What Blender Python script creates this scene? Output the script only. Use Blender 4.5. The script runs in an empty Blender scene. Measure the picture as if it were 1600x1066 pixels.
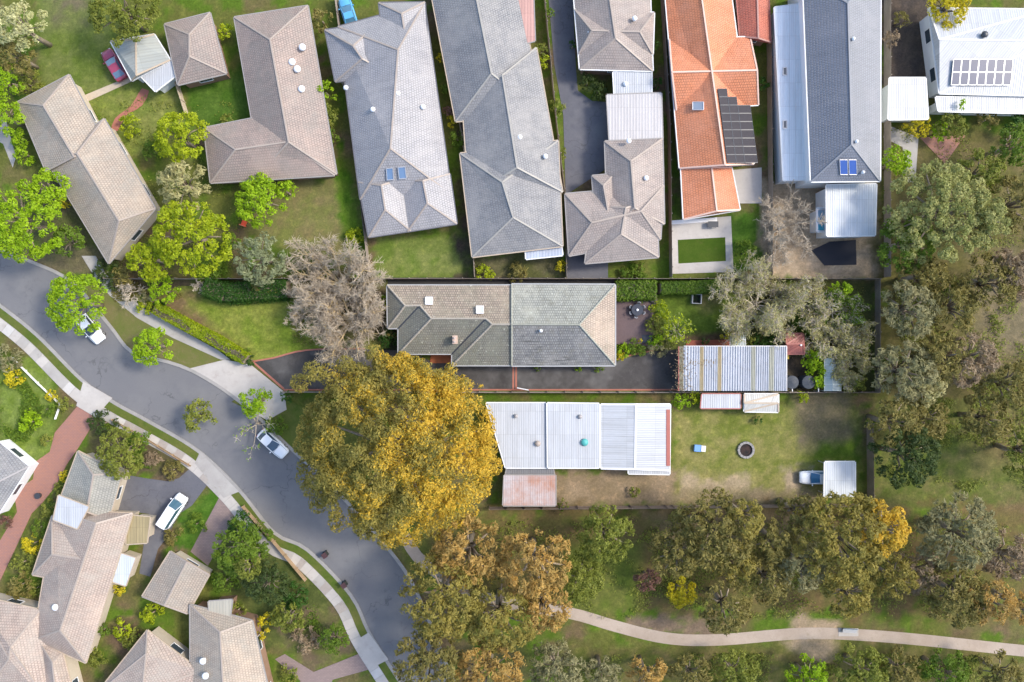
import bpy, bmesh, math, random
import numpy as np
from mathutils import Vector

random.seed(7); np.random.seed(7)
R = math.radians
sc = bpy.context.scene
COL = sc.collection

# ------------------------------------------------------------------ camera, light
S = 0.0876          # metres per photo pixel on the ground
H = 95.0            # height of the drone
cam_d = bpy.data.cameras.new('camera')
cam_d.sensor_width = 36.0
cam_d.lens = 18.0 / (800 * S / H)
cam_d.clip_end = 2000; cam_d.clip_start = 1
cam = bpy.data.objects.new('camera', cam_d); COL.objects.link(cam)
cam.location = (0, 0, H); cam.rotation_euler = (0, 0, 0)
sc.camera = cam

SUN_EL, SUN_AZ = 45, 14      # azimuth measured from +x towards +y
w = bpy.data.worlds.new('World'); sc.world = w; w.use_nodes = True
nt = w.node_tree; nt.nodes.clear()
sky = nt.nodes.new('ShaderNodeTexSky'); sky.sky_type = 'NISHITA'; sky.sun_disc = False
sky.sun_elevation = R(SUN_EL); sky.sun_rotation = R(90 - SUN_AZ)
sky.dust_density = 2.0
bg = nt.nodes.new('ShaderNodeBackground'); bg.inputs[1].default_value = 0.15
wo = nt.nodes.new('ShaderNodeOutputWorld')
nt.links.new(sky.outputs[0], bg.inputs[0]); nt.links.new(bg.outputs[0], wo.inputs[0])
sd = bpy.data.lights.new('sun', 'SUN'); sd.energy = 1.5; sd.angle = R(11); sd.color = (1, .92, .80)
so = bpy.data.objects.new('sun', sd); COL.objects.link(so)
dv = Vector((math.cos(R(SUN_AZ)) * math.cos(R(SUN_EL)), math.sin(R(SUN_AZ)) * math.cos(R(SUN_EL)), math.sin(R(SUN_EL))))
so.rotation_euler = dv.to_track_quat('Z', 'Y').to_euler()
sc.view_settings.view_transform = 'Standard'; sc.view_settings.look = 'None'
sc.view_settings.exposure = 1.22; sc.view_settings.gamma = 1
sc.view_settings.use_curve_mapping = False

# ------------------------------------------------------------------ helpers
def W(u, v, z=0.0):
    k = S * (H - z) / H
    return ((u - 800) * k, (533 - v) * k, z)

class MB:
    def __init__(s): s.v = []; s.f = []; s.uv = []
    def face(s, pts, uv=None):
        i = len(s.v); s.v += [tuple(p) for p in pts]; s.f.append(list(range(i, i + len(pts)))); s.uv.append(uv)
        return s
    def slope(s, pts):                       # a roof face with uv in metres: u along the eave, v up the slope
        P = [Vector(p) for p in pts]
        n = Vector((0, 0, 0))
        for a in range(len(P)):
            b = P[(a + 1) % len(P)]; n += P[a].cross(b)
        if n.z < 0: n = -n; P.reverse()
        n.normalize()
        h = Vector((0, 0, 1)).cross(n)
        h = h.normalized() if h.length > 1e-4 else Vector((1, 0, 0))
        t = n.cross(h)
        s.face(P, [(p.dot(h), p.dot(t)) for p in P]); return s
    def box(s, c, d, rz=0.0):
        x, y, z = d[0] / 2, d[1] / 2, d[2] / 2; ca, sa = math.cos(rz), math.sin(rz)
        P = [(c[0] + i * x * ca - j * y * sa, c[1] + i * x * sa + j * y * ca, c[2] + k * z) for k in (-1, 1) for i, j in ((-1, -1), (1, -1), (1, 1), (-1, 1))]
        i = len(s.v); s.v += P
        for f in ((3, 2, 1, 0), (4, 5, 6, 7), (0, 1, 5, 4), (1, 2, 6, 5), (2, 3, 7, 6), (3, 0, 4, 7)):
            s.f.append([i + q for q in f]); s.uv.append(None)
        return s
    def bar(s, a, b, wd, ht):                # box between two points
        a = Vector(a); b = Vector(b); d = b - a
        if d.length < 1e-6: return s
        d.normalize(); sd_ = Vector((-d.y, d.x, 0))
        sd_ = sd_.normalized() if sd_.length > 1e-4 else Vector((1, 0, 0))
        up = d.cross(sd_); P = []
        for e in (a, b):
            for i, j in ((-1, -1), (1, -1), (1, 1), (-1, 1)): P.append(tuple(e + sd_ * i * wd / 2 + up * j * ht / 2))
        i = len(s.v); s.v += P
        for f in ((3, 2, 1, 0), (4, 5, 6, 7), (0, 1, 5, 4), (1, 2, 6, 5), (2, 3, 7, 6), (3, 0, 4, 7)):
            s.f.append([i + q for q in f]); s.uv.append(None)
        return s
    def tube(s, pts, rad, n=6, caps=True):
        P = [Vector(p) for p in pts]; rad = rad if isinstance(rad, (list, tuple)) else [rad] * len(P)
        i0 = len(s.v)
        for k, p in enumerate(P):
            d = (P[min(k + 1, len(P) - 1)] - P[max(k - 1, 0)]).normalized()
            a = d.orthogonal().normalized() if abs(d.z) < .99 else Vector((1, 0, 0))
            a = (a - d * a.dot(d)).normalized(); b = d.cross(a)
            for q in range(n):
                t = 2 * math.pi * q / n; s.v.append(tuple(p + (a * math.cos(t) + b * math.sin(t)) * rad[k]))
        for k in range(len(P) - 1):
            for q in range(n):
                r = (q + 1) % n
                s.f.append([i0 + k * n + q, i0 + k * n + r, i0 + (k + 1) * n + r, i0 + (k + 1) * n + q]); s.uv.append(None)
        if caps:
            s.f.append([i0 + q for q in range(n)][::-1]); s.uv.append(None)
            s.f.append([i0 + (len(P) - 1) * n + q for q in range(n)]); s.uv.append(None)
        return s
    def cyl(s, c, r, h, n=16, r2=None): return s.tube([c, (c[0], c[1], c[2] + h)], [r, r if r2 is None else r2], n)
    def slab(s, poly, z0, z1):
        s.face([(p[0], p[1], z1) for p in poly])
        if z1 - z0 > 1e-3:
            s.face([(p[0], p[1], z0) for p in poly][::-1])
            for a in range(len(poly)):
                p, q = poly[a], poly[(a + 1) % len(poly)]
                s.face([(p[0], p[1], z0), (q[0], q[1], z0), (q[0], q[1], z1), (p[0], p[1], z1)])
        return s
    def mesh(s, name, m, off=(0, 0, 0)):
        me = bpy.data.meshes.new(name)
        me.from_pydata([(v[0] - off[0], v[1] - off[1], v[2] - off[2]) for v in s.v], [], s.f)
        if any(u for u in s.uv):
            l = me.uv_layers.new(name='UVMap'); k = 0
            for f, u in zip(s.f, s.uv):
                for q in range(len(f)):
                    if u: l.data[k].uv = u[q]
                    k += 1
        if m: me.materials.append(m)
        return me

def obj(name, mb, m, parent=None, smooth=False, local=False):
    off = (0, 0, 0)
    if parent is not None and not local:
        r = parent
        while r.parent: r = r.parent
        off = r.location
    me = mb.mesh(name, m, off) if isinstance(mb, MB) else mb
    o = bpy.data.objects.new(name, me); COL.objects.link(o)
    if parent is not None: o.parent = parent
    if smooth: me.shade_smooth()
    return o
def tag(o, label, cat, group=None, kind=None):
    o['label'] = label; o['category'] = cat
    if group: o['group'] = group
    if kind: o['kind'] = kind
    return o
def thing(name, label, cat, loc=(0, 0, 0), rz=0.0, group=None):
    o = bpy.data.objects.new(name, None); COL.objects.link(o)
    o.location = loc; o.rotation_euler = (0, 0, rz); o.empty_display_size = .3
    return tag(o, label, cat, group)
def structure(name, mb, m, label=None):
    o = obj(name, mb, m); o['kind'] = 'structure'
    if label: o['label'] = label
    return o
def dup(root, loc, rz, label=None):
    r = root.copy(); COL.objects.link(r); r.location = loc; r.rotation_euler = (0, 0, rz)
    if label: r['label'] = label
    for ch in list(root.children):
        c = ch.copy(); COL.objects.link(c); c.parent = r
        for g in list(ch.children):
            d = g.copy(); COL.objects.link(d); d.parent = c
    return r

# ------------------------------------------------------------------ materials
def new_mat(name):
    m = bpy.data.materials.new(name); m.use_nodes = True
    n = m.node_tree; b = n.nodes['Principled BSDF']; return m, n, b
def rgba(c): return (c[0], c[1], c[2], 1)
def noise(n, scale, detail=4, rough=.6, vec=None):
    t = n.nodes.new('ShaderNodeTexNoise'); t.inputs['Scale'].default_value = scale
    t.inputs['Detail'].default_value = detail; t.inputs['Roughness'].default_value = rough
    if vec is not None: n.links.new(vec, t.inputs['Vector'])
    return t.outputs['Fac']
def ramp(n, fac, a, b):
    r = n.nodes.new('ShaderNodeMapRange'); r.inputs[1].default_value = a; r.inputs[2].default_value = b
    n.links.new(fac, r.inputs[0]); return r.outputs[0]
def mix(n, fac, a, b, mode='MIX'):
    x = n.nodes.new('ShaderNodeMix'); x.data_type = 'RGBA'; x.blend_type = mode
    if isinstance(fac, float): x.inputs[0].default_value = fac
    else: n.links.new(fac, x.inputs[0])
    for k, q in ((6, a), (7, b)):
        if isinstance(q, tuple): x.inputs[k].default_value = rgba(q)
        else: n.links.new(q, x.inputs[k])
    return x.outputs[2]
def mul(n, a, b):
    x = n.nodes.new('ShaderNodeMath'); x.operation = 'MULTIPLY'
    n.links.new(a, x.inputs[0])
    if isinstance(b, float): x.inputs[1].default_value = b
    else: n.links.new(b, x.inputs[1])
    return x.outputs[0]
def pos(n): return n.nodes.new('ShaderNodeNewGeometry').outputs['Position']
def bump(n, b, h, dist, st=.6):
    x = n.nodes.new('ShaderNodeBump'); x.inputs['Distance'].default_value = dist; x.inputs['Strength'].default_value = st
    n.links.new(h, x.inputs['Height']); n.links.new(x.outputs[0], b.inputs['Normal'])

def M_rough(name, c1, c2, big=.15, fine=3.0, c3=None, rough=.85, bmp=.02, spec=.3, speck=.35):
    """two-tone weathered surface: broad patches, fine grain, optional dark or light stains"""
    m, n, b = new_mat(name); p = pos(n)
    f = ramp(n, noise(n, big, 5, .65, p), .35, .65)
    c = mix(n, f, c1, c2)
    g = ramp(n, noise(n, fine, 6, .75, p), .3, .7)
    d = tuple(x * .55 for x in c1)
    c = mix(n, mul(n, g, speck), c, d)
    if c3:
        s = ramp(n, noise(n, big * 3.1, 6, .7, p), .55, .72); c = mix(n, mul(n, s, .75), c, c3)
    n.links.new(c, b.inputs['Base Color']); b.inputs['Roughness'].default_value = rough
    b.inputs['Specular IOR Level'].default_value = spec
    if bmp: bump(n, b, noise(n, fine * 2, 5, .7, p), bmp)
    return m
def M_plain(name, c, rough=.5, metal=0.0, spec=.5, var=.12, fine=1.5):
    m, n, b = new_mat(name); p = pos(n)
    g = ramp(n, noise(n, fine, 5, .6, p), .3, .7)
    n.links.new(mix(n, mul(n, g, var * 2), c, tuple(x * .6 for x in c)), b.inputs['Base Color'])
    b.inputs['Roughness'].default_value = rough; b.inputs['Metallic'].default_value = metal
    b.inputs['Specular IOR Level'].default_value = spec
    return m
def M_tile(name, c1, c2, lich, joint=None, rows=0.0, bw=.32, rh=.34, amount=.7, specks=None, rough=.62, spec=.5):
    """roof tiles laid in courses (uv in metres), weathered and lichened"""
    m, n, b = new_mat(name); p = pos(n)
    uv = n.nodes.new('ShaderNodeUVMap').outputs[0]
    br = n.nodes.new('ShaderNodeTexBrick'); n.links.new(uv, br.inputs['Vector'])
    br.inputs['Scale'].default_value = 1; br.inputs['Brick Width'].default_value = bw; br.inputs['Row Height'].default_value = rh
    br.inputs['Mortar Size'].default_value = .035; br.inputs['Mortar Smooth'].default_value = .4
    br.inputs['Color1'].default_value = rgba(c1); br.inputs['Color2'].default_value = rgba(c2)
    br.inputs['Mortar'].default_value = rgba(joint or tuple(x * .45 for x in c1))
    c = br.outputs['Color']
    f = ramp(n, noise(n, .35, 7, .72, p), .42, .66); c = mix(n, mul(n, f, amount), c, lich)
    g = ramp(n, noise(n, 4.5, 4, .8, p), .45, .75); c = mix(n, mul(n, g, .4), c, tuple(x * .5 for x in c1))
    mq = n.nodes.new('ShaderNodeMapping'); n.links.new(uv, mq.inputs[0]); mq.inputs['Scale'].default_value = (1.7, .16, 1)
    st = ramp(n, noise(n, 1.0, 4, .7, mq.outputs[0]), .5, .72); c = mix(n, mul(n, st, .42), c, tuple(x * .5 for x in c1))
    st = ramp(n, noise(n, .16, 5, .7, p), .5, .68); c = mix(n, mul(n, st, .35), c, (c1[0] * 1.35, c1[1] * 1.28, c1[2] * 1.2))
    if specks:
        k = ramp(n, noise(n, 2.3, 4, .75, p), .62, .70); c = mix(n, mul(n, k, .8), c, specks)
        k = ramp(n, noise(n, 1.9, 5, .8, p), .42, .33); c = mix(n, mul(n, k, .75), c, tuple(x * .3 for x in c1))
        k = ramp(n, noise(n, .9, 6, .75, p), .52, .66); c = mix(n, mul(n, k, .45), c, (.14, .13, .085))
    if rows:                                # slipped, dirt-darkened courses
        mp = n.nodes.new('ShaderNodeMapping'); n.links.new(uv, mp.inputs[0]); mp.inputs['Scale'].default_value = (.35, 2.9, 1)
        k = ramp(n, noise(n, 1.0, 3, .7, mp.outputs[0]), .50, .60); q = ramp(n, noise(n, .28, 3, .6, p), .42, .58)
        c = mix(n, mul(n, mul(n, k, q), rows), c, tuple(x * .25 for x in c1))
    n.links.new(c, b.inputs['Base Color']); b.inputs['Roughness'].default_value = rough
    b.inputs['Specular IOR Level'].default_value = spec
    bump(n, b, br.outputs['Fac'], -.03, .8)
    return m
def M_metal(name, c, dirt, rib=.25, rough=.45, dirty=.35, bands=None):
    """ribbed sheet roofing, ribs up the slope"""
    m, n, b = new_mat(name); p = pos(n)
    uv = n.nodes.new('ShaderNodeUVMap').outputs[0]
    wv = n.nodes.new('ShaderNodeTexWave'); wv.wave_profile = 'SIN'; wv.bands_direction = 'X'
    n.links.new(uv, wv.inputs['Vector']); wv.inputs['Scale'].default_value = .314 / rib
    f = ramp(n, noise(n, .3, 6, .7, p), .4, .7); c_ = mix(n, mul(n, f, dirty), c, dirt)
    g = ramp(n, noise(n, 2.5, 5, .8, p), .5, .75); c_ = mix(n, mul(n, g, .3), c_, dirt)
    mq = n.nodes.new('ShaderNodeMapping'); n.links.new(uv, mq.inputs[0]); mq.inputs['Scale'].default_value = (2.2, .14, 1)
    st = ramp(n, noise(n, 1.0, 4, .7, mq.outputs[0]), .48, .72); c_ = mix(n, mul(n, st, .4), c_, tuple(x * .72 for x in dirt))
    br = n.nodes.new('ShaderNodeTexBrick'); n.links.new(uv, br.inputs['Vector']); br.inputs['Scale'].default_value = 1; br.offset = 0
    br.inputs['Brick Width'].default_value = .78; br.inputs['Row Height'].default_value = 3.1; br.inputs['Mortar Size'].default_value = .018
    br.inputs['Color1'].default_value = (1, 1, 1, 1); br.inputs['Color2'].default_value = (.9, .9, .9, 1); br.inputs['Mortar'].default_value = (.72, .7, .68, 1)
    c_ = mix(n, 1.0, c_, br.outputs['Color'], 'MULTIPLY')
    c_ = mix(n, mul(n, ramp(n, wv.outputs['Fac'], .35, 0), .22), c_, tuple(x * .6 for x in c))
    n.links.new(c_, b.inputs['Base Color']); b.inputs['Roughness'].default_value = rough
    bump(n, b, wv.outputs['Fac'], .03, .5)
    return m
def M_leaf(name='leaf'):
    m, n, b = new_mat(name)
    a = n.nodes.new('ShaderNodeVertexColor'); a.layer_name = 'Col'
    tr = n.nodes.new('ShaderNodeBsdfTranslucent'); ms = n.nodes.new('ShaderNodeMixShader'); ms.inputs[0].default_value = .42
    n.links.new(a.outputs[0], b.inputs['Base Color']); n.links.new(a.outputs[0], tr.inputs[0])
    b.inputs['Roughness'].default_value = .55; b.inputs['Specular IOR Level'].default_value = .25
    n.links.new(b.outputs[0], ms.inputs[1]); n.links.new(tr.outputs[0], ms.inputs[2])
    n.links.new(ms.outputs[0], n.nodes['Material Output'].inputs[0])
    return m
def M_glass(name, c, rough=.08):
    m, n, b = new_mat(name); p = pos(n)
    n.links.new(mix(n, noise(n, .8, 2, .5, p), c, tuple(x * .7 for x in c)), b.inputs['Base Color'])
    b.inputs['Roughness'].default_value = rough; b.inputs['Specular IOR Level'].default_value = .8
    return m

LEAF = M_leaf()
BARK = M_rough('bark', (.24, .19, .14), (.33, .27, .2), 1.2, 6, bmp=.03)
BARK_PALE = M_rough('pale_bark', (.42, .36, .29), (.30, .25, .19), 1.2, 5, bmp=.02)
BRANCH = M_rough('branch_bark', (.58, .44, .22), (.46, .36, .2), .8, 5, bmp=0)
TWIG = M_rough('twig_bark', (.54, .455, .345), (.46, .385, .29), .5, 3, bmp=0, speck=.15)
TWIG_GREY = M_rough('grey_twig', (.66, .58, .46), (.56, .48, .38), .5, 3, bmp=0, speck=.15)
ASPH = M_rough('road_asphalt', (.15, .15, .158), (.175, .173, .176), .07, 5, (.125, .127, .135), .8, .008, speck=.2)
def road_wear(m, crack=(.05, .05, .052)):
    n = m.node_tree; b = n.nodes['Principled BSDF']; src = b.inputs['Base Color'].links[0].from_socket; p = pos(n)
    w = n.nodes.new('ShaderNodeMix'); w.data_type = 'VECTOR'; w.inputs[0].default_value = .12
    nz = n.nodes.new('ShaderNodeTexNoise'); nz.inputs['Scale'].default_value = .6; nz.inputs['Detail'].default_value = 4; n.links.new(p, nz.inputs['Vector'])
    sc2 = n.nodes.new('ShaderNodeVectorMath'); sc2.operation = 'MULTIPLY_ADD'; n.links.new(nz.outputs['Color'], sc2.inputs[0]); sc2.inputs[1].default_value = (3, 3, 3); n.links.new(p, sc2.inputs[2])
    v = n.nodes.new('ShaderNodeTexVoronoi'); v.feature = 'DISTANCE_TO_EDGE'; v.inputs['Scale'].default_value = .16; n.links.new(sc2.outputs[0], v.inputs['Vector'])
    k = mul(n, ramp(n, v.outputs['Distance'], .012, .004), ramp(n, noise(n, .12, 3, .6, p), .46, .56))
    c = mix(n, mul(n, k, .45), src, crack)
    st = ramp(n, noise(n, .45, 6, .75, p), .60, .74); c = mix(n, mul(n, st, .4), c, crack)
    st = ramp(n, noise(n, .11, 4, .7, p), .48, .66); c = mix(n, mul(n, st, .3), c, (.24, .235, .225))
    n.links.new(c, b.inputs['Base Color'])
road_wear(ASPH)
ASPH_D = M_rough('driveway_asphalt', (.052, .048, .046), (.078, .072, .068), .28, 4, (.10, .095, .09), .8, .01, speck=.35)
ASPH_PATCH = M_rough('patched_asphalt', (.085, .085, .09), (.11, .11, .115), .4, 6, None, .85, .01)
ASPH_B = M_rough('blue_grey_asphalt', (.11, .112, .13), (.14, .14, .155), .2, 4, (.085, .085, .1), .8, .008, speck=.3)
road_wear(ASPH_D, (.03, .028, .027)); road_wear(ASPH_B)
CONC = M_rough('concrete', (.42, .40, .37), (.33, .31, .29), .25, 3, (.25, .23, .2), .85, .005, speck=.2)
CONC_P = M_rough('pale_concrete', (.50, .47, .43), (.42, .39, .36), .25, 3, (.34, .3, .27), .85, .005, speck=.2)
CREAM = M_rough('cream_paving', (.52, .44, .33), (.44, .37, .28), .3, 3, None, .85, .005)
GRAVEL = M_rough('gravel_path', (.46, .38, .31), (.36, .29, .23), .25, 6, (.28, .23, .16), .95, .02, speck=.4)
KERB = M_rough('kerb_concrete', (.36, .34, .32), (.28, .27, .25), .4, 4, None, .85, .005)
LAWN = M_rough('lawn', (.085, .145, .012), (.125, .165, .02), .22, 5, (.06, .115, .012), .95, .04, .1, .4)
LAWN_Y = M_rough('front_lawn', (.10, .165, .014), (.155, .19, .028), .2, 4.5, (.07, .13, .012), .95, .04, .1, .4)
LAWN_D = M_rough('dark_green_lawn', (.05, .095, .01), (.075, .115, .016), .25, 5, (.09, .10, .025), .95, .04, .1, .4)  # grass of a darker green
VERGE = M_rough('verge_grass', (.08, .125, .02), (.15, .15, .045), .3, 4, (.05, .095, .012), .95, .04, .1, .45)
WALLB = M_rough('brick_wall', (.30, .19, .13), (.24, .15, .10), .6, 6, None, .9, .01)
WALLC = M_rough('cream_wall', (.55, .48, .38), (.48, .42, .33), .3, 3, None, .8, 0)
WALLW = M_rough('white_wall', (.78, .80, .80), (.70, .73, .74), .3, 2, None, .6, 0, speck=.08)
WALLG = M_rough('grey_wall', (.34, .33, .32), (.28, .27, .26), .4, 3, None, .85, 0)
GUT = M_plain('gutter_paint', (.30, .28, .26)); GUT_W = M_plain('white_gutter', (.75, .75, .73)); GUT_C = M_plain('cream_gutter', (.46, .37, .27))
GUT_D = M_plain('dark_gutter', (.12, .12, .13)); GUT_R = M_plain('red_gutter', (.38, .12, .09))
WOOD = M_rough('fence_wood', (.20, .15, .11), (.28, .22, .17), .5, 5, None, .9, .01)
WOOD_G = M_rough('grey_fence_wood', (.34, .29, .24), (.25, .21, .18), .5, 5, None, .9, .01)
GLASS = M_glass('window_glass', (.05, .07, .09)); GLASS_T = M_glass('teal_glass', (.05, .32, .42)); GLASS_S = M_glass('blue_skylight_glass', (.16, .26, .42))
GLASS_B = M_glass('solar_glass_blue', (.05, .12, .42), .15); SOLAR = M_glass('solar_cell', (.065, .08, .14), .2)
SOLAR_K = M_plain('solar_cell_black', (.06, .055, .06), .75, spec=.15)
BLACK = M_plain('black_rubber', (.02, .02, .02), .8); ALU = M_plain('aluminium', (.6, .6, .6), .35, .6)
WHITE = M_plain('white_paint', (.8, .8, .8), .4, var=.05); VENT = M_plain('vent_white', (.82, .84, .86), .4, var=.03)
DARKM = M_plain('dark_metal', (.05, .055, .065), .4); NAVY = M_plain('dark_navy', (.018, .02, .03), .8)
SALMON = M_rough('salmon_brick', (.42, .17, .12), (.36, .14, .10), .6, 5, None, .85, .01)
REDBRICK = M_rough('red_brick_path', (.30, .09, .055), (.25, .08, .055), .6, 4, None, .85, .01)
def M_brickpave(name, c1, c2, mort):
    m, n, b = new_mat(name); p = pos(n)
    br = n.nodes.new('ShaderNodeTexBrick'); n.links.new(p, br.inputs['Vector'])
    br.inputs['Scale'].default_value = 1; br.inputs['Brick Width'].default_value = .4; br.inputs['Row Height'].default_value = .2; br.inputs['Mortar Size'].default_value = .015
    br.inputs['Color1'].default_value = rgba(c1); br.inputs['Color2'].default_value = rgba(c2); br.inputs['Mortar'].default_value = rgba(mort)
    f = ramp(n, noise(n, .25, 5, .65, p), .35, .7)
    n.links.new(mix(n, mul(n, f, .5), br.outputs[0], c2), b.inputs['Base Color']); b.inputs['Roughness'].default_value = .85
    return m
PAVE_R = M_brickpave('red_brick_paving', (.36, .17, .12), (.30, .155, .125), (.22, .12, .09))
PAVE_M = M_brickpave('mauve_brick_paving', (.27, .20, .18), (.22, .165, .15), (.16, .12, .11))

# ------------------------------------------------------------------ foliage
FOL = {  # two albedos each
 'lime': ((.16, .23, .008), (.33, .37, .014)), 'green': ((.06, .115, .012), (.135, .20, .02)),
 'bright': ((.13, .235, .008), (.27, .39, .012)), 'dark': ((.03, .05, .014), (.065, .095, .024)),
 'deep': ((.02, .06, .01), (.05, .12, .015)), 'olive': ((.125, .12, .032), (.22, .185, .055)), 'sage': ((.155, .155, .07), (.26, .24, .12)),
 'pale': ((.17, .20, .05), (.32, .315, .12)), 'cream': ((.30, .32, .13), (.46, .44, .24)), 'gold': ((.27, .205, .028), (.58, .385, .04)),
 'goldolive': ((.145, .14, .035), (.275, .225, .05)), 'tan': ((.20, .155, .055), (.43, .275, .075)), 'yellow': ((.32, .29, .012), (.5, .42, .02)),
 'greygreen': ((.14, .17, .085), (.24, .26, .14)), 'maroon': ((.12, .06, .045), (.2, .11, .08)), 'pink': ((.34, .26, .20), (.44, .34, .27)),
 'moss': ((.11, .14, .02), (.21, .225, .04)), 'khaki': ((.24, .235, .09), (.38, .35, .17)), 'brown': ((.19, .145, .09), (.29, .22, .14))}

def leaf_mesh(name, C, N, size, asp, cols, rng):
    n = len(C); cols = cols * 1.4
    N = N / np.linalg.norm(N, axis=1)[:, None]
    a = np.cross(N, rng.normal(size=(n, 3))); a /= (np.linalg.norm(a, axis=1)[:, None] + 1e-9)
    b = np.cross(N, a)
    sz = size * rng.choice([.6, .85, 1.05, 1.25, 1.5], n, p=[.25, .3, .27, .14, .04])[:, None]
    a = a * sz * asp; b = b * sz
    V = np.empty((n, 4, 3)); V[:, 0] = C - a; V[:, 1] = C - b * .55 + a * .1; V[:, 2] = C + a; V[:, 3] = C + b * .55 + a * .1
    me = bpy.data.meshes.new(name)
    me.vertices.add(n * 4); me.loops.add(n * 4); me.polygons.add(n)
    me.vertices.foreach_set('co', V.astype(np.float32).ravel())
    me.loops.foreach_set('vertex_index', np.arange(n * 4, dtype=np.int32))
    me.polygons.foreach_set('loop_start', np.arange(0, n * 4, 4, dtype=np.int32))
    at = me.color_attributes.new('Col', 'FLOAT_COLOR', 'POINT')
    cc = np.ones((n, 4, 4), dtype=np.float32); cc[:, :, :3] = cols[:, None, :]
    at.data.foreach_set('color', cc.ravel())
    me.update(); me.materials.append(LEAF)
    return me

def lobes_for(rng, Rr, h0, h1, nl, ex=1.0, ey=1.0):
    pts = []
    for i in range(nl):
        best = None
        for k in range(8):
            t = rng.uniform(0, 2 * math.pi); d = math.sqrt(rng.uniform(0, 1)) * .88
            p = np.array([math.cos(t) * d, math.sin(t) * d])
            q = min([np.hypot(*(p - o)) for o in pts], default=9)
            if best is None or q > best[0]: best = (q, p)
        pts.append(best[1])
    P = np.array(pts); d = np.hypot(P[:, 0], P[:, 1])
    z = h0 + (h1 - h0) * (.25 + .75 * np.sqrt(np.clip(1 - (d / .95) ** 2, 0, 1))) * rng.uniform(.74, 1.0, nl)
    rl = Rr * (1.0 / math.sqrt(nl)) * rng.uniform(.7, 1.3, nl)
    C = np.stack([P[:, 0] * Rr * ex, P[:, 1] * Rr * ey, z - rl * .6], 1)
    return C, rl

def foliage(rng, C, rl, fol, dens, leaf, asp, h0, bare=0.0, tone=.5, squash=.8):
    A = rl ** 2; n = int(np.sum(A) * math.pi * dens / (leaf * leaf * asp)); n = max(60, min(n, 120000))
    k = rng.choice(len(C), n, p=A / A.sum())
    d = rng.normal(size=(n, 3)); d /= np.linalg.norm(d, axis=1)[:, None]
    d[:, 2] = np.where(d[:, 2] < -.25, -d[:, 2], d[:, 2])
    rr = np.where(rng.uniform(size=n) < .22, rng.uniform(.2, .8, n), rng.uniform(.82, 1.08, n))
    # little sprays: leaves bunch round tufts on each lobe
    nt_ = max(1, n // 14); tuft = rng.integers(0, nt_, n); td = rng.normal(size=(nt_, 3)); td /= np.linalg.norm(td, axis=1)[:, None]
    tk = rng.choice(len(C), nt_, p=A / A.sum())
    use = rng.uniform(size=n) < .65
    td[:, 2] = np.where(td[:, 2] < -.1, -td[:, 2], td[:, 2])
    d = np.where(use[:, None], td[tuft] + d * .22, d); d /= np.linalg.norm(d, axis=1)[:, None]
    k = np.where(use, tk[tuft], k)
    X = C[k] + d * (rl[k] * rr)[:, None] * np.array([1, 1, squash])
    X[:, 2] = np.maximum(X[:, 2], h0 * .6 + .05)
    N = d * .8 + rng.normal(size=(n, 3)) * .5 + np.array([0, 0, .25])
    c1, c2 = np.array(FOL[fol][0]), np.array(FOL[fol][1])
    lt = rng.uniform(0, 1, len(C))
    t = np.clip(lt[k] * .45 + rng.uniform(0, .35, n) + rng.uniform(0, 1, nt_)[tuft] * .4 + (tone - .5), 0, 1)
    cols = c1 + (c2 - c1) * t[:, None]
    cols *= rng.uniform(.8, 1.18, n)[:, None]
    return X, N, cols, leaf, asp

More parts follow.
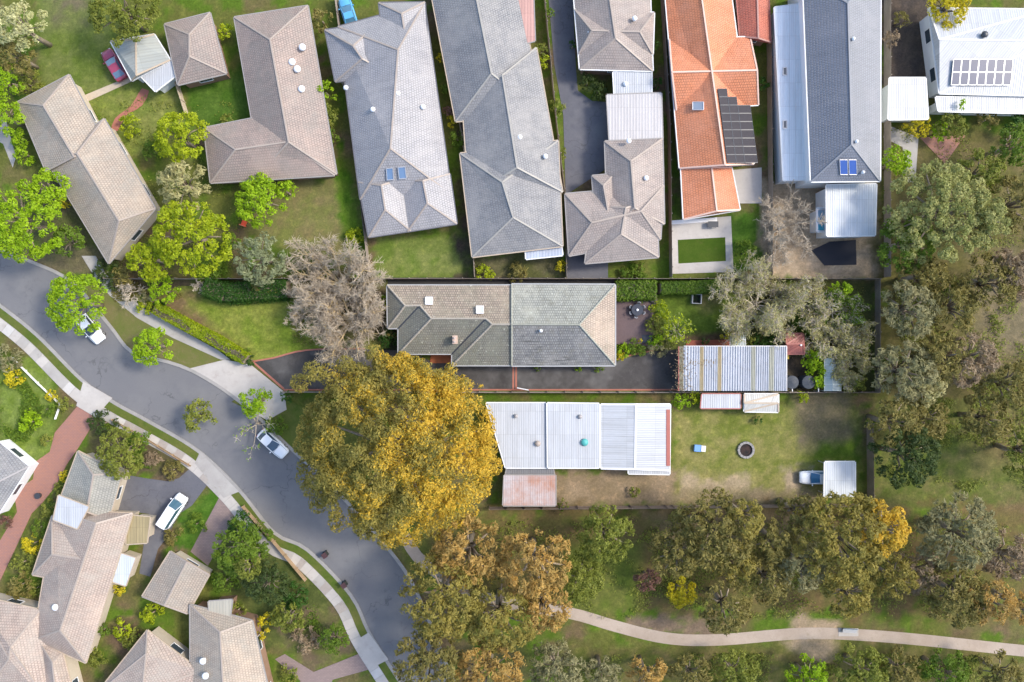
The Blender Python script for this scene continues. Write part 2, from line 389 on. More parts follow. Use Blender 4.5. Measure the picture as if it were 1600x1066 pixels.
def tree(name, u, v, rpx, h, fol, label, cat='tree', group=None, nl=None, dens=2.9, leaf=None, asp=None, base=None, ex=1.0, ey=1.0, bark=None, trunk=True, tone=.5, lobes=None, mixf=None, squash=.8, sun_tint=None):
    """u, v, rpx: middle and radius of the crown in the photograph; h: height in metres"""
    rng = np.random.default_rng(int(u * 31 + v * 17 + rpx * 7) % 999983)
    base = h * .35 if base is None else base
    zc = base + (h - base) * .6
    x, y, _ = W(u, v, zc); Rr = rpx * S * (H - zc) / H
    asp = asp or {'olive': 2.0, 'sage': 2.2, 'tan': 1.8, 'gold': 1.6, 'goldolive': 1.6, 'brown': 2.4, 'greygreen': 1.7, 'khaki': 1.9, 'dark': 1.4, 'maroon': 1.3}.get(fol, 1.05)
    leaf = leaf or (.125 if rpx < 26 else .14 if rpx < 60 else .15)
    nl = nl or int(max(6, min(110, 6 + Rr * Rr * 1.9)))
    if lobes is None: C, rl = lobes_for(rng, Rr, base, h, nl, ex, ey)
    else:
        L = [(W(a, b, c), r * S) for a, b, c, r in lobes]
        C = np.array([[p[0] - x, p[1] - y, p[2]] for p, r in L]); rl = np.array([r for p, r in L])
    X, N, cols, lf, as_ = foliage(rng, C, rl, fol, dens, leaf, asp, base, tone=tone, squash=squash)
    if mixf:
        m2 = rng.uniform(size=len(X)) < mixf[1]
        c1, c2 = np.array(FOL[mixf[0]][0]), np.array(FOL[mixf[0]][1])
        cols[m2] = c1 + (c2 - c1) * rng.uniform(0, 1, (m2.sum(), 1))
    if sun_tint:                                 # sunlight put into the leaf colour: more gold towards the sunny side
        c1, c2 = np.array(FOL[sun_tint][0]), np.array(FOL[sun_tint][1])
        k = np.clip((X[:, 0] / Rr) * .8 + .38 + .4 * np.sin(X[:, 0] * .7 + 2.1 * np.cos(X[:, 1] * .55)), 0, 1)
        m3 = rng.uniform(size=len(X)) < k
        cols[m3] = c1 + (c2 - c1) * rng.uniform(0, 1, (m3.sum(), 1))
    T = thing(name, label, cat, (x, y, 0), 0, group)
    obj('crown' if cat == 'tree' else 'foliage', leaf_mesh('crown', X, N, lf, as_, cols, rng), None, T, local=True)
    if trunk:
        mb = MB(); rt = .035 * h + .03
        top = base + (h - base) * .35
        mb.tube([(0, 0, -.05), (rng.normal() * .05 * h * .3, rng.normal() * .05 * h * .3, top * .5), (0, 0, top)], [rt * 1.25, rt, rt * .7], 7)
        obj('trunk' if cat == 'tree' else 'stem', mb, bark or BARK, T, True, True)
        if cat == 'tree':
            ml = MB()
            for q in range(min(len(C), 12)):
                e = C[q]; ml.tube([(0, 0, top * .75), (e[0] * .45, e[1] * .45, top * .6 + e[2] * .45), tuple(e)], [rt * .5, rt * .35, rt * .12], 5)
            obj('limb', ml, bark or BARK, T, True, True)
    return T

def segs_mesh(name, segs, m):
    """tapered three-sided twigs from (n, 8): start, end, r0, r1"""
    s = np.array(segs); n = len(s); a, b = s[:, :3], s[:, 3:6]
    d = b - a; d /= (np.linalg.norm(d, axis=1)[:, None] + 1e-9)
    p = np.cross(d, np.array([.3, .2, 1.0])); p /= (np.linalg.norm(p, axis=1)[:, None] + 1e-9); q = np.cross(d, p)
    V = np.empty((n, 6, 3))
    for k in range(3):
        t = 2 * math.pi * k / 3; o = p * math.cos(t) + q * math.sin(t)
        V[:, k] = a + o * s[:, 6:7]; V[:, 3 + k] = b + o * s[:, 7:8]
    f = np.array([[0, 1, 4, 3], [1, 2, 5, 4], [2, 0, 3, 5]])
    F = (np.arange(n)[:, None, None] * 6 + f[None]).reshape(-1, 4)
    me = bpy.data.meshes.new(name)
    me.vertices.add(n * 6); me.loops.add(len(F) * 4); me.polygons.add(len(F))
    me.vertices.foreach_set('co', V.astype(np.float32).ravel()); me.loops.foreach_set('vertex_index', F.astype(np.int32).ravel())
    me.polygons.foreach_set('loop_start', np.arange(0, len(F) * 4, 4, dtype=np.int32))
    me.update(); me.materials.append(m); me.shade_smooth()
    return me

def bare_tree(name, u, v, rpx, h, label, limbs=9, n2=9, n3=8, n4=6, bm=None, tm=None, fol=None, leaves=0, cat='tree', group=None, rise=.6, thick=1.0, tw=.022, ex=1, ey=1, leaf=.12, asp=1.8, lo=.25, drop=.25):
    rng = np.random.default_rng(int(u * 13 + v * 29 + rpx))
    zc = h * .7; x, y, _ = W(u, v, zc); Rr = rpx * S * (H - zc) / H
    big = MB(); tws = []; tips = []
    T = thing(name, label, cat, (x, y, 0), 0, group)
    r0 = .018 * h * thick + .03; fork = h * .22
    big.tube([(0, 0, -.05), (.05, .03, fork)], [r0 * 1.3, r0], 7)
    def unit(a): return a / (np.linalg.norm(a) + 1e-9)
    def path(p, d, L, k, wob, grav):
        P = [p]
        for i in range(k):
            d = unit(d + rng.normal(size=3) * wob + np.array([0, 0, grav])); p = p + d * L / k; P.append(p)
        return P, d
    E = np.array([ex, ey, 1])
    for i in range(limbs):
        t = 2 * math.pi * (i + rng.uniform(-.35, .35)) / limbs
        rs = rng.uniform(.3, 1.2) * rise
        d = unit(np.array([math.cos(t), math.sin(t), rs]))
        L = Rr * rng.uniform(.7, 1.0) * math.sqrt(1 + .3 * rs * rs)
        P, d = path(np.array([0, 0, fork * rng.uniform(.7, 1.0)]), d, L, 6, .16, .03)
        P = [q * E for q in P]
        big.tube([tuple(q) for q in P], [r0 * .62 * (1 - .8 * j / 6) for j in range(7)], 5)
        for j in range(n2):
            f = rng.uniform(lo, 1) * 5.99; a = int(f); p = P[a] + (P[a + 1] - P[a]) * (f - a)
            d1 = unit(unit(P[a + 1] - P[a]) * .8 + rng.normal(size=3) * .6 * np.array([1, 1, .6]) + np.array([0, 0, drop]))
            Q, _ = path(p, d1, Rr * rng.uniform(.22, .42), 4, .2, .02)
            big.tube([tuple(q) for q in Q], [r0 * .2, r0 * .16, r0 * .12, r0 * .09, .012], 4, False)
            for k in range(n3):
                f2 = rng.uniform(.2, 1) * 3.99; c = int(f2); p2 = Q[c] + (Q[c + 1] - Q[c]) * (f2 - c)
                d2 = unit(unit(Q[c + 1] - Q[c]) * .8 + rng.normal(size=3) * .65 + np.array([0, 0, drop * .6]))
                l2 = Rr * rng.uniform(.09, .2); e2 = p2 + d2 * l2
                tws.append([*p2, *e2, tw * 1.5, tw])
                for g in range(n4):
                    p3 = p2 + d2 * l2 * rng.uniform(.25, 1); d3 = unit(d2 * .7 + rng.normal(size=3) * .7)
                    e3 = p3 + d3 * Rr * rng.uniform(.04, .11); tws.append([*p3, *e3, tw, tw * .4]); tips.append(e3)
    obj('trunk', big, bm or BRANCH, T, True, True)
    obj('twigs', segs_mesh('twigs', tws, tm or TWIG), None, T, local=True)['kind'] = 'stuff'
    if leaves:
        tp = np.array(tips); k = rng.integers(0, len(tp), leaves)
        X = tp[k] + rng.normal(size=(leaves, 3)) * .16
        c1, c2 = np.array(FOL[fol][0]), np.array(FOL[fol][1])
        patch = .5 + .5 * np.sin(X[:, 0] * .9 + 1.3 * np.cos(X[:, 1] * .8))
        cols = c1 + (c2 - c1) * np.clip(rng.uniform(0, .7, leaves) + patch * .3, 0, 1)[:, None]
        obj('crown', leaf_mesh('crown', X, rng.normal(size=(leaves, 3)) + np.array([0, 0, .7]), leaf, asp, cols, rng), None, T, local=True)
    return T

def hedge(name, line, wpx, h, fol, label, dens=3.4, leaf=.11, tone=.5, rag=.1, thin=0.0):
    """clipped hedge along a line of photo points"""
    rng = np.random.default_rng(int(line[0][0] * 7 + line[0][1]))
    pts = [np.array(W(a, b, h)) for a, b in line]
    T = thing(name, label, 'hedge', (float(pts[0][0]), float(pts[0][1]), 0))
    X = []; N = []; Bq = []; core = MB(); hw = wpx * S / 2
    for a, b in zip(pts[:-1], pts[1:]):
        d = b - a; L = np.linalg.norm(d); d = d / L; sn = np.array([-d[1], d[0], 0])
        n = int(L * hw * 2 * dens / (leaf * leaf * 1.2))
        s = rng.uniform(0, L, n); q = rng.uniform(-1, 1, n)
        top = a + d * s[:, None] + sn * (q * hw)[:, None]
        top[:, 2] = h + rng.normal(size=n) * rag * .6 - .12 * np.abs(q) ** 3
        Bq.append((np.abs(q + .15 + .25 * np.sin(s * 1.3)) < .42) & (rng.uniform(size=n) < thin) & (np.sin(s * .7 + len(X)) > -.7))
        X.append(top); N.append(np.tile([0, 0, 1.0], (n, 1)) + rng.normal(size=(n, 3)) * .55)
        m = int(L * h * dens * .7 / (leaf * leaf * 1.2))
        for sg in (-1, 1):
            s = rng.uniform(0, L, m); z = rng.uniform(.05, h, m)
            sd_ = a + d * s[:, None] + sn * (sg * hw + rng.normal(size=m) * rag * .5)[:, None]; sd_[:, 2] = z
            Bq.append(np.zeros(m, bool)); X.append(sd_); N.append(np.tile(sn * sg, (m, 1)) + rng.normal(size=(m, 3)) * .5 + [0, 0, .2])
        core.bar((a[0], a[1], h * .47), (b[0], b[1], h * .47), hw * 1.75, h * .9)
    X = np.concatenate(X); N = np.concatenate(N)
    X -= np.array([pts[0][0], pts[0][1], 0])
    c1, c2 = np.array(FOL[fol][0]), np.array(FOL[fol][1])
    pat = .5 + .5 * np.sin(X[:, 0] * 1.7 + 2 * np.cos(X[:, 1] * 1.3))
    t = np.clip(rng.uniform(0, .7, len(X)) + .3 * pat + tone - .5, 0, 1)
    cols = (c1 + (c2 - c1) * t[:, None]) * rng.uniform(.8, 1.15, len(X))[:, None]
    bq = np.concatenate(Bq); cols[bq] = np.array([.13, .115, .075]) * rng.uniform(.6, 1.5, (bq.sum(), 1))
    obj('foliage', leaf_mesh('foliage', X, N, leaf, 1.2, cols, rng), None, T, local=True)
    obj('stem', core, BARK, T)
    return T

# ------------------------------------------------------------------ ground
def vnoise(x, y, sc_, seed):
    r = np.random.default_rng(seed); G = r.uniform(size=(256, 256))
    X = x / sc_ + 64.3; Y = y / sc_ + 64.7; i = np.floor(X).astype(int); j = np.floor(Y).astype(int); fx = X - i; fy = Y - j
    fx = fx * fx * (3 - 2 * fx); fy = fy * fy * (3 - 2 * fy); g = lambda a, b: G[a % 256, b % 256]
    return (g(i, j) * (1 - fx) + g(i + 1, j) * fx) * (1 - fy) + (g(i, j + 1) * (1 - fx) + g(i + 1, j + 1) * fx) * fy
def fbm(x, y, sc_, seed, o=4): return sum(vnoise(x, y, sc_ / 2 ** k, seed + k) / 2 ** k for k in range(o)) / sum(1 / 2 ** k for k in range(o))
def sdf(u, v, poly):
    d = np.full(u.shape, 1e9); ins = np.zeros(u.shape, bool); n = len(poly)
    for a in range(n):
        x0, y0 = poly[a]; x1, y1 = poly[(a + 1) % n]; dx, dy = x1 - x0, y1 - y0
        t = np.clip(((u - x0) * dx + (v - y0) * dy) / (dx * dx + dy * dy + 1e-9), 0, 1)
        d = np.minimum(d, np.hypot(u - x0 - t * dx, v - y0 - t * dy))
        if abs(dy) > 1e-9:
            c = ((y0 > v) != (y1 > v)) & (u < (x1 - x0) * (v - y0) / dy + x0); ins ^= c
    return np.where(ins, -d, d)
uu = np.arange(-300, 1901, 5.0); vv = np.arange(-280, 1351, 5.0)
U, V_ = np.meshgrid(uu, vv); nx, ny = len(uu), len(vv)
n1 = fbm(U, V_, 70, 11); n2 = fbm(U, V_, 18, 23); n3 = fbm(U, V_, 8, 31)
GR_OLIVE, GR_GREEN, GR_DRY, GR_BROWN, GR_DARK = [np.array(c) for c in ((.105, .115, .028), (.075, .125, .014), (.19, .155, .07), (.13, .09, .055), (.05, .05, .025))]
def lerp(a, b, t): return a + (b - a) * np.clip(t, 0, 1)[..., None]
colr = lerp(np.broadcast_to(GR_BROWN, U.shape + (3,)), GR_OLIVE, (n1 - .3) * 4)
colr = lerp(colr, GR_GREEN, (n2 - .48) * 5)
def paint(poly, c1, c2=None, soft=10, nz=14):
    global colr
    d = sdf(U, V_, poly) + (n2 - .5) * nz * 2 + (n3 - .5) * nz
    c1 = np.array(c1); c2 = c1 if c2 is None else np.array(c2)
    colr = lerp(colr, lerp(np.broadcast_to(c1, U.shape + (3,)), c2, (n2 * .6 + n3 * .4 - .35) * 3.3), -d / soft + .5)
def rect(a, b, c, d): return [(a, b), (c, b), (c, d), (a, d)]
DIRT = (.30, .23, .155); SOIL = (.075, .055, .042); DRY = (.23, .19, .095)
paint(rect(60, -30, 180, 150), (.10, .14, .025), (.13, .15, .045)); paint(rect(75, -40, 135, 40), (.14, .12, .075), (.11, .13, .04), 20)
paint([(135, 155), (220, 130), (285, 140), (300, 250), (190, 240), (160, 190)], (.13, .17, .03), (.17, .18, .05))
paint([(285, 130), (380, 105), (395, 190), (310, 205)], (.05, .105, .012), (.07, .12, .02), 8)
paint([(395, 295), (530, 275), (545, 400), (430, 395), (400, 350)], (.165, .14, .062), (.13, .14, .04), 14)
paint([(530, 220), (548, 300), (575, 400), (545, 400), (525, 300)], (.06, .13, .01), (.12, .19, .02), 8)
paint(rect(590, 368, 732, 436), (.10, .15, .025), (.15, .17, .05), 8); paint(rect(715, 130, 738, 436), SOIL, (.06, .08, .02), 8)
paint(rect(740, 395, 880, 436), (.08, .085, .03), (.10, .09, .05), 6); paint(rect(1140, 335, 1200, 425), (.05, .11, .012), (.07, .12, .02), 6)
paint(rect(1190, 285, 1375, 437), DIRT, (.36, .28, .20), 8); paint(rect(1380, -30, 1450, 130), (.06, .05, .045), (.085, .065, .05), 8)
paint([(1495, 215), (1545, 190), (1570, 250), (1500, 290), (1470, 270)], (.06, .12, .012), (.08, .13, .02), 10)
paint(rect(1375, 200, 1700, 640), (.10, .095, .03), (.13, .105, .048), 30, 30); paint(rect(1530, 400, 1700, 560), (.15, .125, .075), (.19, .15, .09), 40, 30)
paint(rect(1370, 630, 1640, 790), (.085, .115, .022), (.13, .12, .045), 30); paint(rect(1530, 640, 1700, 720), (.14, .115, .05), None, 40, 30); paint([(1545, 800), (1640, 760), (1640, 940), (1580, 900)], (.17, .10, .06), (.14, .09, .055), 30)
paint(rect(1050, 640, 1345, 785), (.13, .155, .03), (.21, .19, .07), 6); paint([(1060, 740), (1180, 750), (1170, 775), (1060, 770)], (.33, .26, .17), None, 16, 24); paint([(1225, 735), (1260, 735), (1255, 770), (1220, 765)], (.32, .25, .17), None, 10, 20); paint([(1235, 615), (1320, 615), (1330, 690), (1250, 700)], (.17, .14, .085), (.14, .12, .065), 20)
paint(rect(1280, 690, 1340, 720), (.08, .13, .016), None, 12); paint(rect(860, 735, 1060, 792), (.27, .20, .13), (.20, .15, .09), 8)
paint(rect(1050, 765, 1300, 790), (.27, .21, .13), (.18, .15, .07), 10)
paint(rect(680, 795, 1640, 960), (.14, .10, .045), (.105, .10, .03), 20, 30); paint([(1000, 800), (1240, 795), (1300, 830), (1060, 860)], (.2, .15, .085), (.16, .13, .07), 20)
paint(rect(880, 850, 1000, 960), (.11, .12, .03), (.09, .12, .02), 20); paint([(970, 960), (1120, 970), (1110, 1000), (1000, 985)], (.17, .125, .09), None, 14)
paint(rect(880, 1005, 1640, 1100), (.09, .105, .022), (.135, .11, .045), 20); paint([(1235, 960), (1310, 970), (1300, 1040), (1270, 1050), (1230, 1000)], (.33, .25, .17), (.26, .2, .13), 14)
paint(rect(0, 560, 85, 720), (.12, .17, .025), (.15, .19, .05), 8); paint([(140, 650), (300, 730), (270, 750), (200, 740), (130, 700)], (.10, .075, .05), (.09, .09, .03), 8)
paint([(285, 800), (340, 760), (350, 780), (300, 860), (270, 850)], (.05, .12, .012), (.08, .14, .02), 6); paint([(340, 800), (400, 800), (500, 920), (560, 1000), (420, 1010), (330, 900)], (.055, .075, .02), (.09, .10, .03), 10)
paint([(430, 960), (520, 950), (560, 1010), (470, 1066)], (.13, .095, .06), (.10, .11, .03), 12)
paint([(100, 260), (140, 380), (170, 420), (60, 420), (30, 300)], (.10, .085, .05), (.08, .09, .03), 10); paint(rect(0, 380, 165, 430), (.12, .10, .06), (.11, .10, .05), 10)
# inside the lot
paint([(170, 440), (460, 440), (460, 480), (300, 490)], (.10, .075, .05), (.07, .06, .035), 4, 6)
paint([(445, 440), (606, 440), (606, 548), (500, 550), (455, 490)], (.12, .115, .045), (.10, .125, .03), 5, 6)
paint(rect(596, 512, 624, 572), (.025, .03, .015), (.04, .045, .02), 3, 4); paint(rect(1018, 440, 1365, 612), (.075, .085, .026), (.07, .075, .03), 4, 4)  # the near-black patch paints the house wing's shadow into the ground colour
paint(rect(1228, 554, 1265, 612), (.065, .05, .038), (.05, .042, .032), 4, 6); paint(rect(1238, 492, 1275, 520), (.05, .095, .012), None, 6)
colr = colr * (1.02 + .5 * n3)[..., None]
for k in range(3):
    for sl in ((k, slice(None)), (-1 - k, slice(None)), (slice(None), k), (slice(None), -1 - k)): colr[sl] = (.12, .13, .04)
P = np.zeros((ny, nx, 3)); P[..., 0] = (U - 800) * S; P[..., 1] = (533 - V_) * S
for sl in ((0, slice(None)), (-1, slice(None)), (slice(None), 0), (slice(None), -1)): P[sl] *= 9
gm = bpy.data.meshes.new('ground'); idx = np.arange(nx * ny).reshape(ny, nx)
F = np.stack([idx[1:, :-1], idx[1:, 1:], idx[:-1, 1:], idx[:-1, :-1]], -1).reshape(-1, 4)
gm.vertices.add(nx * ny); gm.loops.add(len(F) * 4); gm.polygons.add(len(F))
gm.vertices.foreach_set('co', P.astype(np.float32).ravel()); gm.loops.foreach_set('vertex_index', F.astype(np.int32).ravel())
gm.polygons.foreach_set('loop_start', np.arange(0, len(F) * 4, 4, dtype=np.int32)); gm.update()
at = gm.color_attributes.new('Col', 'FLOAT_COLOR', 'POINT'); cc = np.ones((ny, nx, 4), np.float32); cc[..., :3] = colr
at.data.foreach_set('color', cc.ravel())
m, n, b = new_mat('earth_and_grass'); p = pos(n)
a = n.nodes.new('ShaderNodeVertexColor'); a.layer_name = 'Col'
g = ramp(n, noise(n, 3.2, 7, .78, p), .32, .68); c = mix(n, mul(n, g, .8), a.outputs[0], mix(n, 1.0, a.outputs[0], (.42, .45, .4), 'MULTIPLY'))
g2 = ramp(n, noise(n, 1.1, 6, .7, p), .52, .7); c = mix(n, mul(n, g2, .6), c, mix(n, 1.0, a.outputs[0], (1.5, 1.4, 1.3), 'MULTIPLY'))
n.links.new(c, b.inputs['Base Color']); b.inputs['Roughness'].default_value = .95; b.inputs['Specular IOR Level'].default_value = .1
bump(n, b, noise(n, 5, 6, .75, p), .08)
gm.materials.append(m)
g_o = bpy.data.objects.new('ground', gm); COL.objects.link(g_o); g_o['kind'] = 'structure'

def smooth_poly(pts, step=1.2, closed=False):
    """Catmull-Rom through photo points"""
    out = []; n = len(pts)
    for i in range(n - (0 if closed else 1)):
        p = [pts[(i + k) % n] if closed else pts[max(0, min(n - 1, i + k))] for k in (-1, 0, 1, 2)]
        L = math.hypot(p[2][0] - p[1][0], p[2][1] - p[1][1]); k = max(1, int(L * S / step))
        for j in range(k):
            t = j / k
            out.append(tuple(.5 * (2 * p[1][c] + (p[2][c] - p[0][c]) * t + (2 * p[0][c] - 5 * p[1][c] + 4 * p[2][c] - p[3][c]) * t * t + (3 * p[1][c] - p[0][c] - 3 * p[2][c] + p[3][c]) * t ** 3) for c in (0, 1)))
    if not closed: out.append(pts[-1])
    return out
def offset(pts, d):
    out = []
    for i, p in enumerate(pts):
        a = pts[max(0, i - 1)]; b_ = pts[min(len(pts) - 1, i + 1)]; dx, dy = b_[0] - a[0], b_[1] - a[1]; L = math.hypot(dx, dy) + 1e-9
        out.append((p[0] - dy / L * d, p[1] + dx / L * d))
    return out
def sheet(name, poly, z, m, z0=None, label=None):
    return structure(name, MB().slab([W(a, b)[:2] for a, b in poly], z if z0 is None else z0, z), m, label)
def strip(name, line, w0, w1, z, m, z0=None, label=None):
    return sheet(name, offset(line, w0) + offset(line, w1)[::-1], z, m, z0, label)

LO = smooth_poly([(-120, 395), (-60, 430), (0, 474), (60, 522), (130, 592), (180, 627), (235, 657), (312, 703), (375, 763), (430, 830), (482, 865 - 8), (550, 928), (578, 985), (607, 1032), (640, 1085), (700, 1190)])
UP = smooth_poly([(-120, 300), (-40, 375), (40, 408), (110, 442), (168, 508), (205, 552), (262, 568), (300, 582), (350, 612), (400, 652), (450, 700), (515, 760), (580, 830), (635, 900), (672, 980), (700, 1050), (760, 1180)])
sheet('road', LO + UP[::-1], .02, ASPH, label='grey asphalt street curving past the houses')
strip('kerb', LO, 0, 5, .13, KERB, 0, 'concrete kerb on the houses side of the street')
strip('kerb', UP, -5, 0, .13, KERB, 0, 'concrete kerb on the reserve side of the street')
strip('grass_verge', LO, 5.2, 17, .10, VERGE, 0)
fp = strip('footpath', LO, 17.2, 34, .10, CONC, 0, 'pale concrete footpath beside the street')
BAY = [CONC_P, CONC_P, CONC, M_rough('worn_concrete', (.40, .36, .32), (.33, .29, .26), .4, 4, (.25, .22, .18), .85, .005), M_rough('new_concrete', (.56, .54, .51), (.5, .48, .45), .4, 4, None, .8, .003)]
_a, _b = offset(LO, 17.6), offset(LO, 33.6); _r = random.Random(4)
for i in range(len(LO) - 1):
    if not (-40 < LO[i][0] < 680 and LO[i][1] < 1100): continue
    g = .03; q = [(p[0] + (p2[0] - p[0]) * t, p[1] + (p2[1] - p[1]) * t) for p, p2, t in ((_a[i], _a[i + 1], g), (_a[i], _a[i + 1], 1 - g), (_b[i], _b[i + 1], 1 - g), (_b[i], _b[i + 1], g))]
    obj('paving_bay', MB().slab([W(a, b)[:2] for a, b in q], .08, .115 + _r.uniform(0, .008)), BAY[_r.choice((0, 0, 1, 1, 2, 2, 3, 3, 4))], fp)
vp = smooth_poly([(120, 440), (170, 492), (215, 525), (262, 548), (330, 566), (350, 570)])
sheet('grass_verge', offset(UP[UP.index((110, 442)):UP.index((300, 582)) + 1], -5.2) + [(352, 568), (330, 553), (270, 528), (215, 497), (165, 455), (140, 430)], .06, M_rough('dry_verge', (.17, .15, .06), (.11, .14, .03), .3, 4, (.2, .16, .09), .95, .04, .1), 0)
sheet('footpath', [(128, 400), (150, 436), (172, 462), (215, 497), (270, 528), (345, 562), (360, 562), (342, 548), (275, 511), (222, 480), (185, 448), (165, 428), (150, 400)], .09, CONC, 0, 'narrow concrete footpath along the front hedge')
sheet('grass_verge', [(362, 628), (385, 612), (440, 618), (480, 640), (480, 720), (455, 697), (404, 648)], .06, VERGE, 0)
sheet('driveway_crossing', [(296, 576), (352, 562), (392, 570), (445, 613), (448, 640), (418, 657), (399, 646), (350, 606)], .12, CONC_P, 0, 'wide pale concrete driveway crossing by the front hedge')
sheet('driveway_crossing', [(131, 596), (176, 622), (150, 652), (120, 634)], .14, CONC_P, 0, 'pale concrete crossing before the red brick driveway')
sheet('driveway_crossing', [(313, 706), (374, 768), (350, 778), (305, 724)], .14, CONC, 0, 'concrete crossing before the blue grey driveway')
sheet('driveway_crossing', [(576, 988), (607, 1030), (576, 1046), (557, 1000)], .14, CONC_P, 0, 'pale concrete crossing before the mauve driveway')
sheet('brick_driveway', [(122, 634), (150, 651), (140, 672), (120, 704), (105, 725), (87, 760), (67, 785), (50, 802), (22, 862), (-20, 950), (-60, 930), (0, 845), (27, 800), (22, 768), (52, 749), (55, 722), (78, 706), (86, 676)], .05, PAVE_R, 0, 'red brick driveway running down from the street')
sheet('asphalt_driveway', [(192, 741), (225, 747), (262, 752), (280, 747), (306, 724), (334, 744), (300, 790), (280, 803), (262, 838), (247, 858), (235, 901), (218, 896), (225, 850), (233, 803), (175, 796)], .05, ASPH_B, 0, 'blue grey asphalt driveway with a white van on it')
sheet('brick_driveway', [(346, 771), (378, 792), (325, 884), (298, 862)], .05, PAVE_M, 0, 'mauve paved driveway beside the small garage')
sheet('brick_driveway', [(560, 1022), (577, 1046), (520, 1062), (505, 1100), (440, 1100), (470, 1064), (430, 1030), (445, 1022), (490, 1050)], .05, PAVE_M, 0, 'mauve paved driveway at the pale crossing')
sheet('shared_driveway', [(852, -60), (893, -60), (897, 45), (900, 110), (903, 142), (925, 158), (950, 160), (950, 262), (925, 278), (884, 305), (880, 180), (866, 100)], .04, ASPH_B, 0, 'dark asphalt driveway between two tiled houses')
sheet('patio', [(886, 396), (950, 400), (950, 436), (886, 436)], .04, ASPH_B, 0)
GP = smooth_poly([(632, 838), (665, 882), (760, 935), (890, 958), (960, 978), (1040, 997), (1120, 1000), (1250, 990), (1340, 992), (1440, 1000), (1600, 1017), (1750, 1030)])
strip('gravel_path', GP, -9, 9, .02, GRAVEL, label='pale gravel path through the reserve')
sheet('patio', [(1047, 345), (1142, 338), (1146, 425), (1050, 428)], .04, CONC_P, 0, 'pale concrete surround of the small lawn')
sheet('lawn', [(1059, 375), (1133, 371), (1134, 408), (1060, 412)], .06, LAWN_D, 0, 'small rectangular lawn framed by concrete')
sheet('patio', [(1142, 266), (1190, 262), (1190, 318), (1156, 318)], .04, CONC_P, 0)
sheet('garden_path', [(692, 75), (702, 78), (722, 155), (735, 236), (724, 236), (712, 160)], .04, CREAM, 0)
sheet('garden_path', smooth_poly([(222, 138), (233, 142), (222, 165), (196, 182), (184, 205), (174, 205), (180, 185), (205, 165)], .8, True), .03, SALMON, 0, 'curved salmon garden path across the lawn')
sheet('garden_path', [(130, 150), (205, 119), (209, 126), (137, 159)], .05, CREAM, 0, 'cream strip path between house and annex')
sheet('patio', [(1437, 215), (1508, 212), (1476, 256)], .04, PAVE_R, 0, 'salmon paved triangle below the white house')
sheet('garden_path', [(1385, 195), (1435, 215), (1430, 285), (1418, 285), (1410, 230), (1380, 215)], .03, CONC, 0)
sheet('garden_path', [(-60, 150), (10, 190), (25, 245), (20, 262), (5, 225), (-60, 190)], .03, CONC, 0)
# the lot in the middle
def painted(name, poly, base, ops, z, label, res=1.6):
    xs = [p[0] for p in poly]; ys = [p[1] for p in poly]
    A, Bq = np.meshgrid(np.arange(min(xs) - 3, max(xs) + 3, res), np.arange(min(ys) - 3, max(ys) + 3, res)); h_, w_ = A.shape
    m1, m2, m3 = fbm(A, Bq, 46, 41), fbm(A, Bq, 15, 43), fbm(A, Bq, 5, 47, 3)
    c = lerp(np.broadcast_to(np.array(base[0]), A.shape + (3,)), np.array(base[1]), (m1 * .5 + m2 * .5 - .35) * 3.3)
    for pl, cc_, soft in ops:
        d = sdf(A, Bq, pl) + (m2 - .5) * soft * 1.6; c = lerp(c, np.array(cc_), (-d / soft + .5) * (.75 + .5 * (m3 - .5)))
    c = c * (.72 + .56 * m3)[..., None]
    ok = sdf(A, Bq, poly) < 0; ok = ok[1:, :-1] & ok[1:, 1:] & ok[:-1, 1:] & ok[:-1, :-1]
    idx = np.arange(h_ * w_).reshape(h_, w_); F = np.stack([idx[1:, :-1], idx[1:, 1:], idx[:-1, 1:], idx[:-1, :-1]], -1)[ok]
    us, inv = np.unique(F, return_inverse=True)
    P = np.stack([(A - 800) * S, (533 - Bq) * S, np.full(A.shape, z)], -1).reshape(-1, 3)[us]
    me = bpy.data.meshes.new(name); me.from_pydata(P.tolist(), [], inv.reshape(-1, 4).tolist())
    at = me.color_attributes.new('Col', 'FLOAT_COLOR', 'POINT'); q = np.ones((len(us), 4), np.float32); q[:, :3] = c.reshape(-1, 3)[us]
    at.data.foreach_set('color', q.ravel()); me.materials.append(gm.materials[0])
    o = bpy.data.objects.new(name, me); COL.objects.link(o); o['kind'] = 'structure'; o['label'] = label
EARTH = (.19, .135, .07)
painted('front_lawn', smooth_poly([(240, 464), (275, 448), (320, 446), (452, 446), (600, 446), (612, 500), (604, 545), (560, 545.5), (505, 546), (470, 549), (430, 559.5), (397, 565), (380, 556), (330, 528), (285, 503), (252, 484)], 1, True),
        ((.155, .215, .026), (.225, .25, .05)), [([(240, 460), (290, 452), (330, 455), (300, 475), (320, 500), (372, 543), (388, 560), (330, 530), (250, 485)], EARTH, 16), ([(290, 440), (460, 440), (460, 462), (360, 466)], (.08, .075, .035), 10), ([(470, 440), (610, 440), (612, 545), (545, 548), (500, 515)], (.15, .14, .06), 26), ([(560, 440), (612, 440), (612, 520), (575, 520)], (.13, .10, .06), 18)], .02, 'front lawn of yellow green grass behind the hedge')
painted('back_lawn', smooth_poly([(1027, 458), (1120, 456), (1175, 470), (1170, 520), (1150, 534), (1075, 532), (1045, 530), (1028, 500)], 1, True),
        ((.085, .14, .016), (.115, .165, .025)), [([(1078, 455), (1120, 455), (1130, 478), (1100, 490), (1082, 475)], (.16, .15, .06), 18), ([(1065, 522), (1150, 520), (1150, 536), (1065, 536)], (.11, .075, .045), 8), ([(1125, 500), (1175, 490), (1175, 535), (1140, 535)], (.11, .085, .05), 14)], .02, 'back lawn of mid green grass')
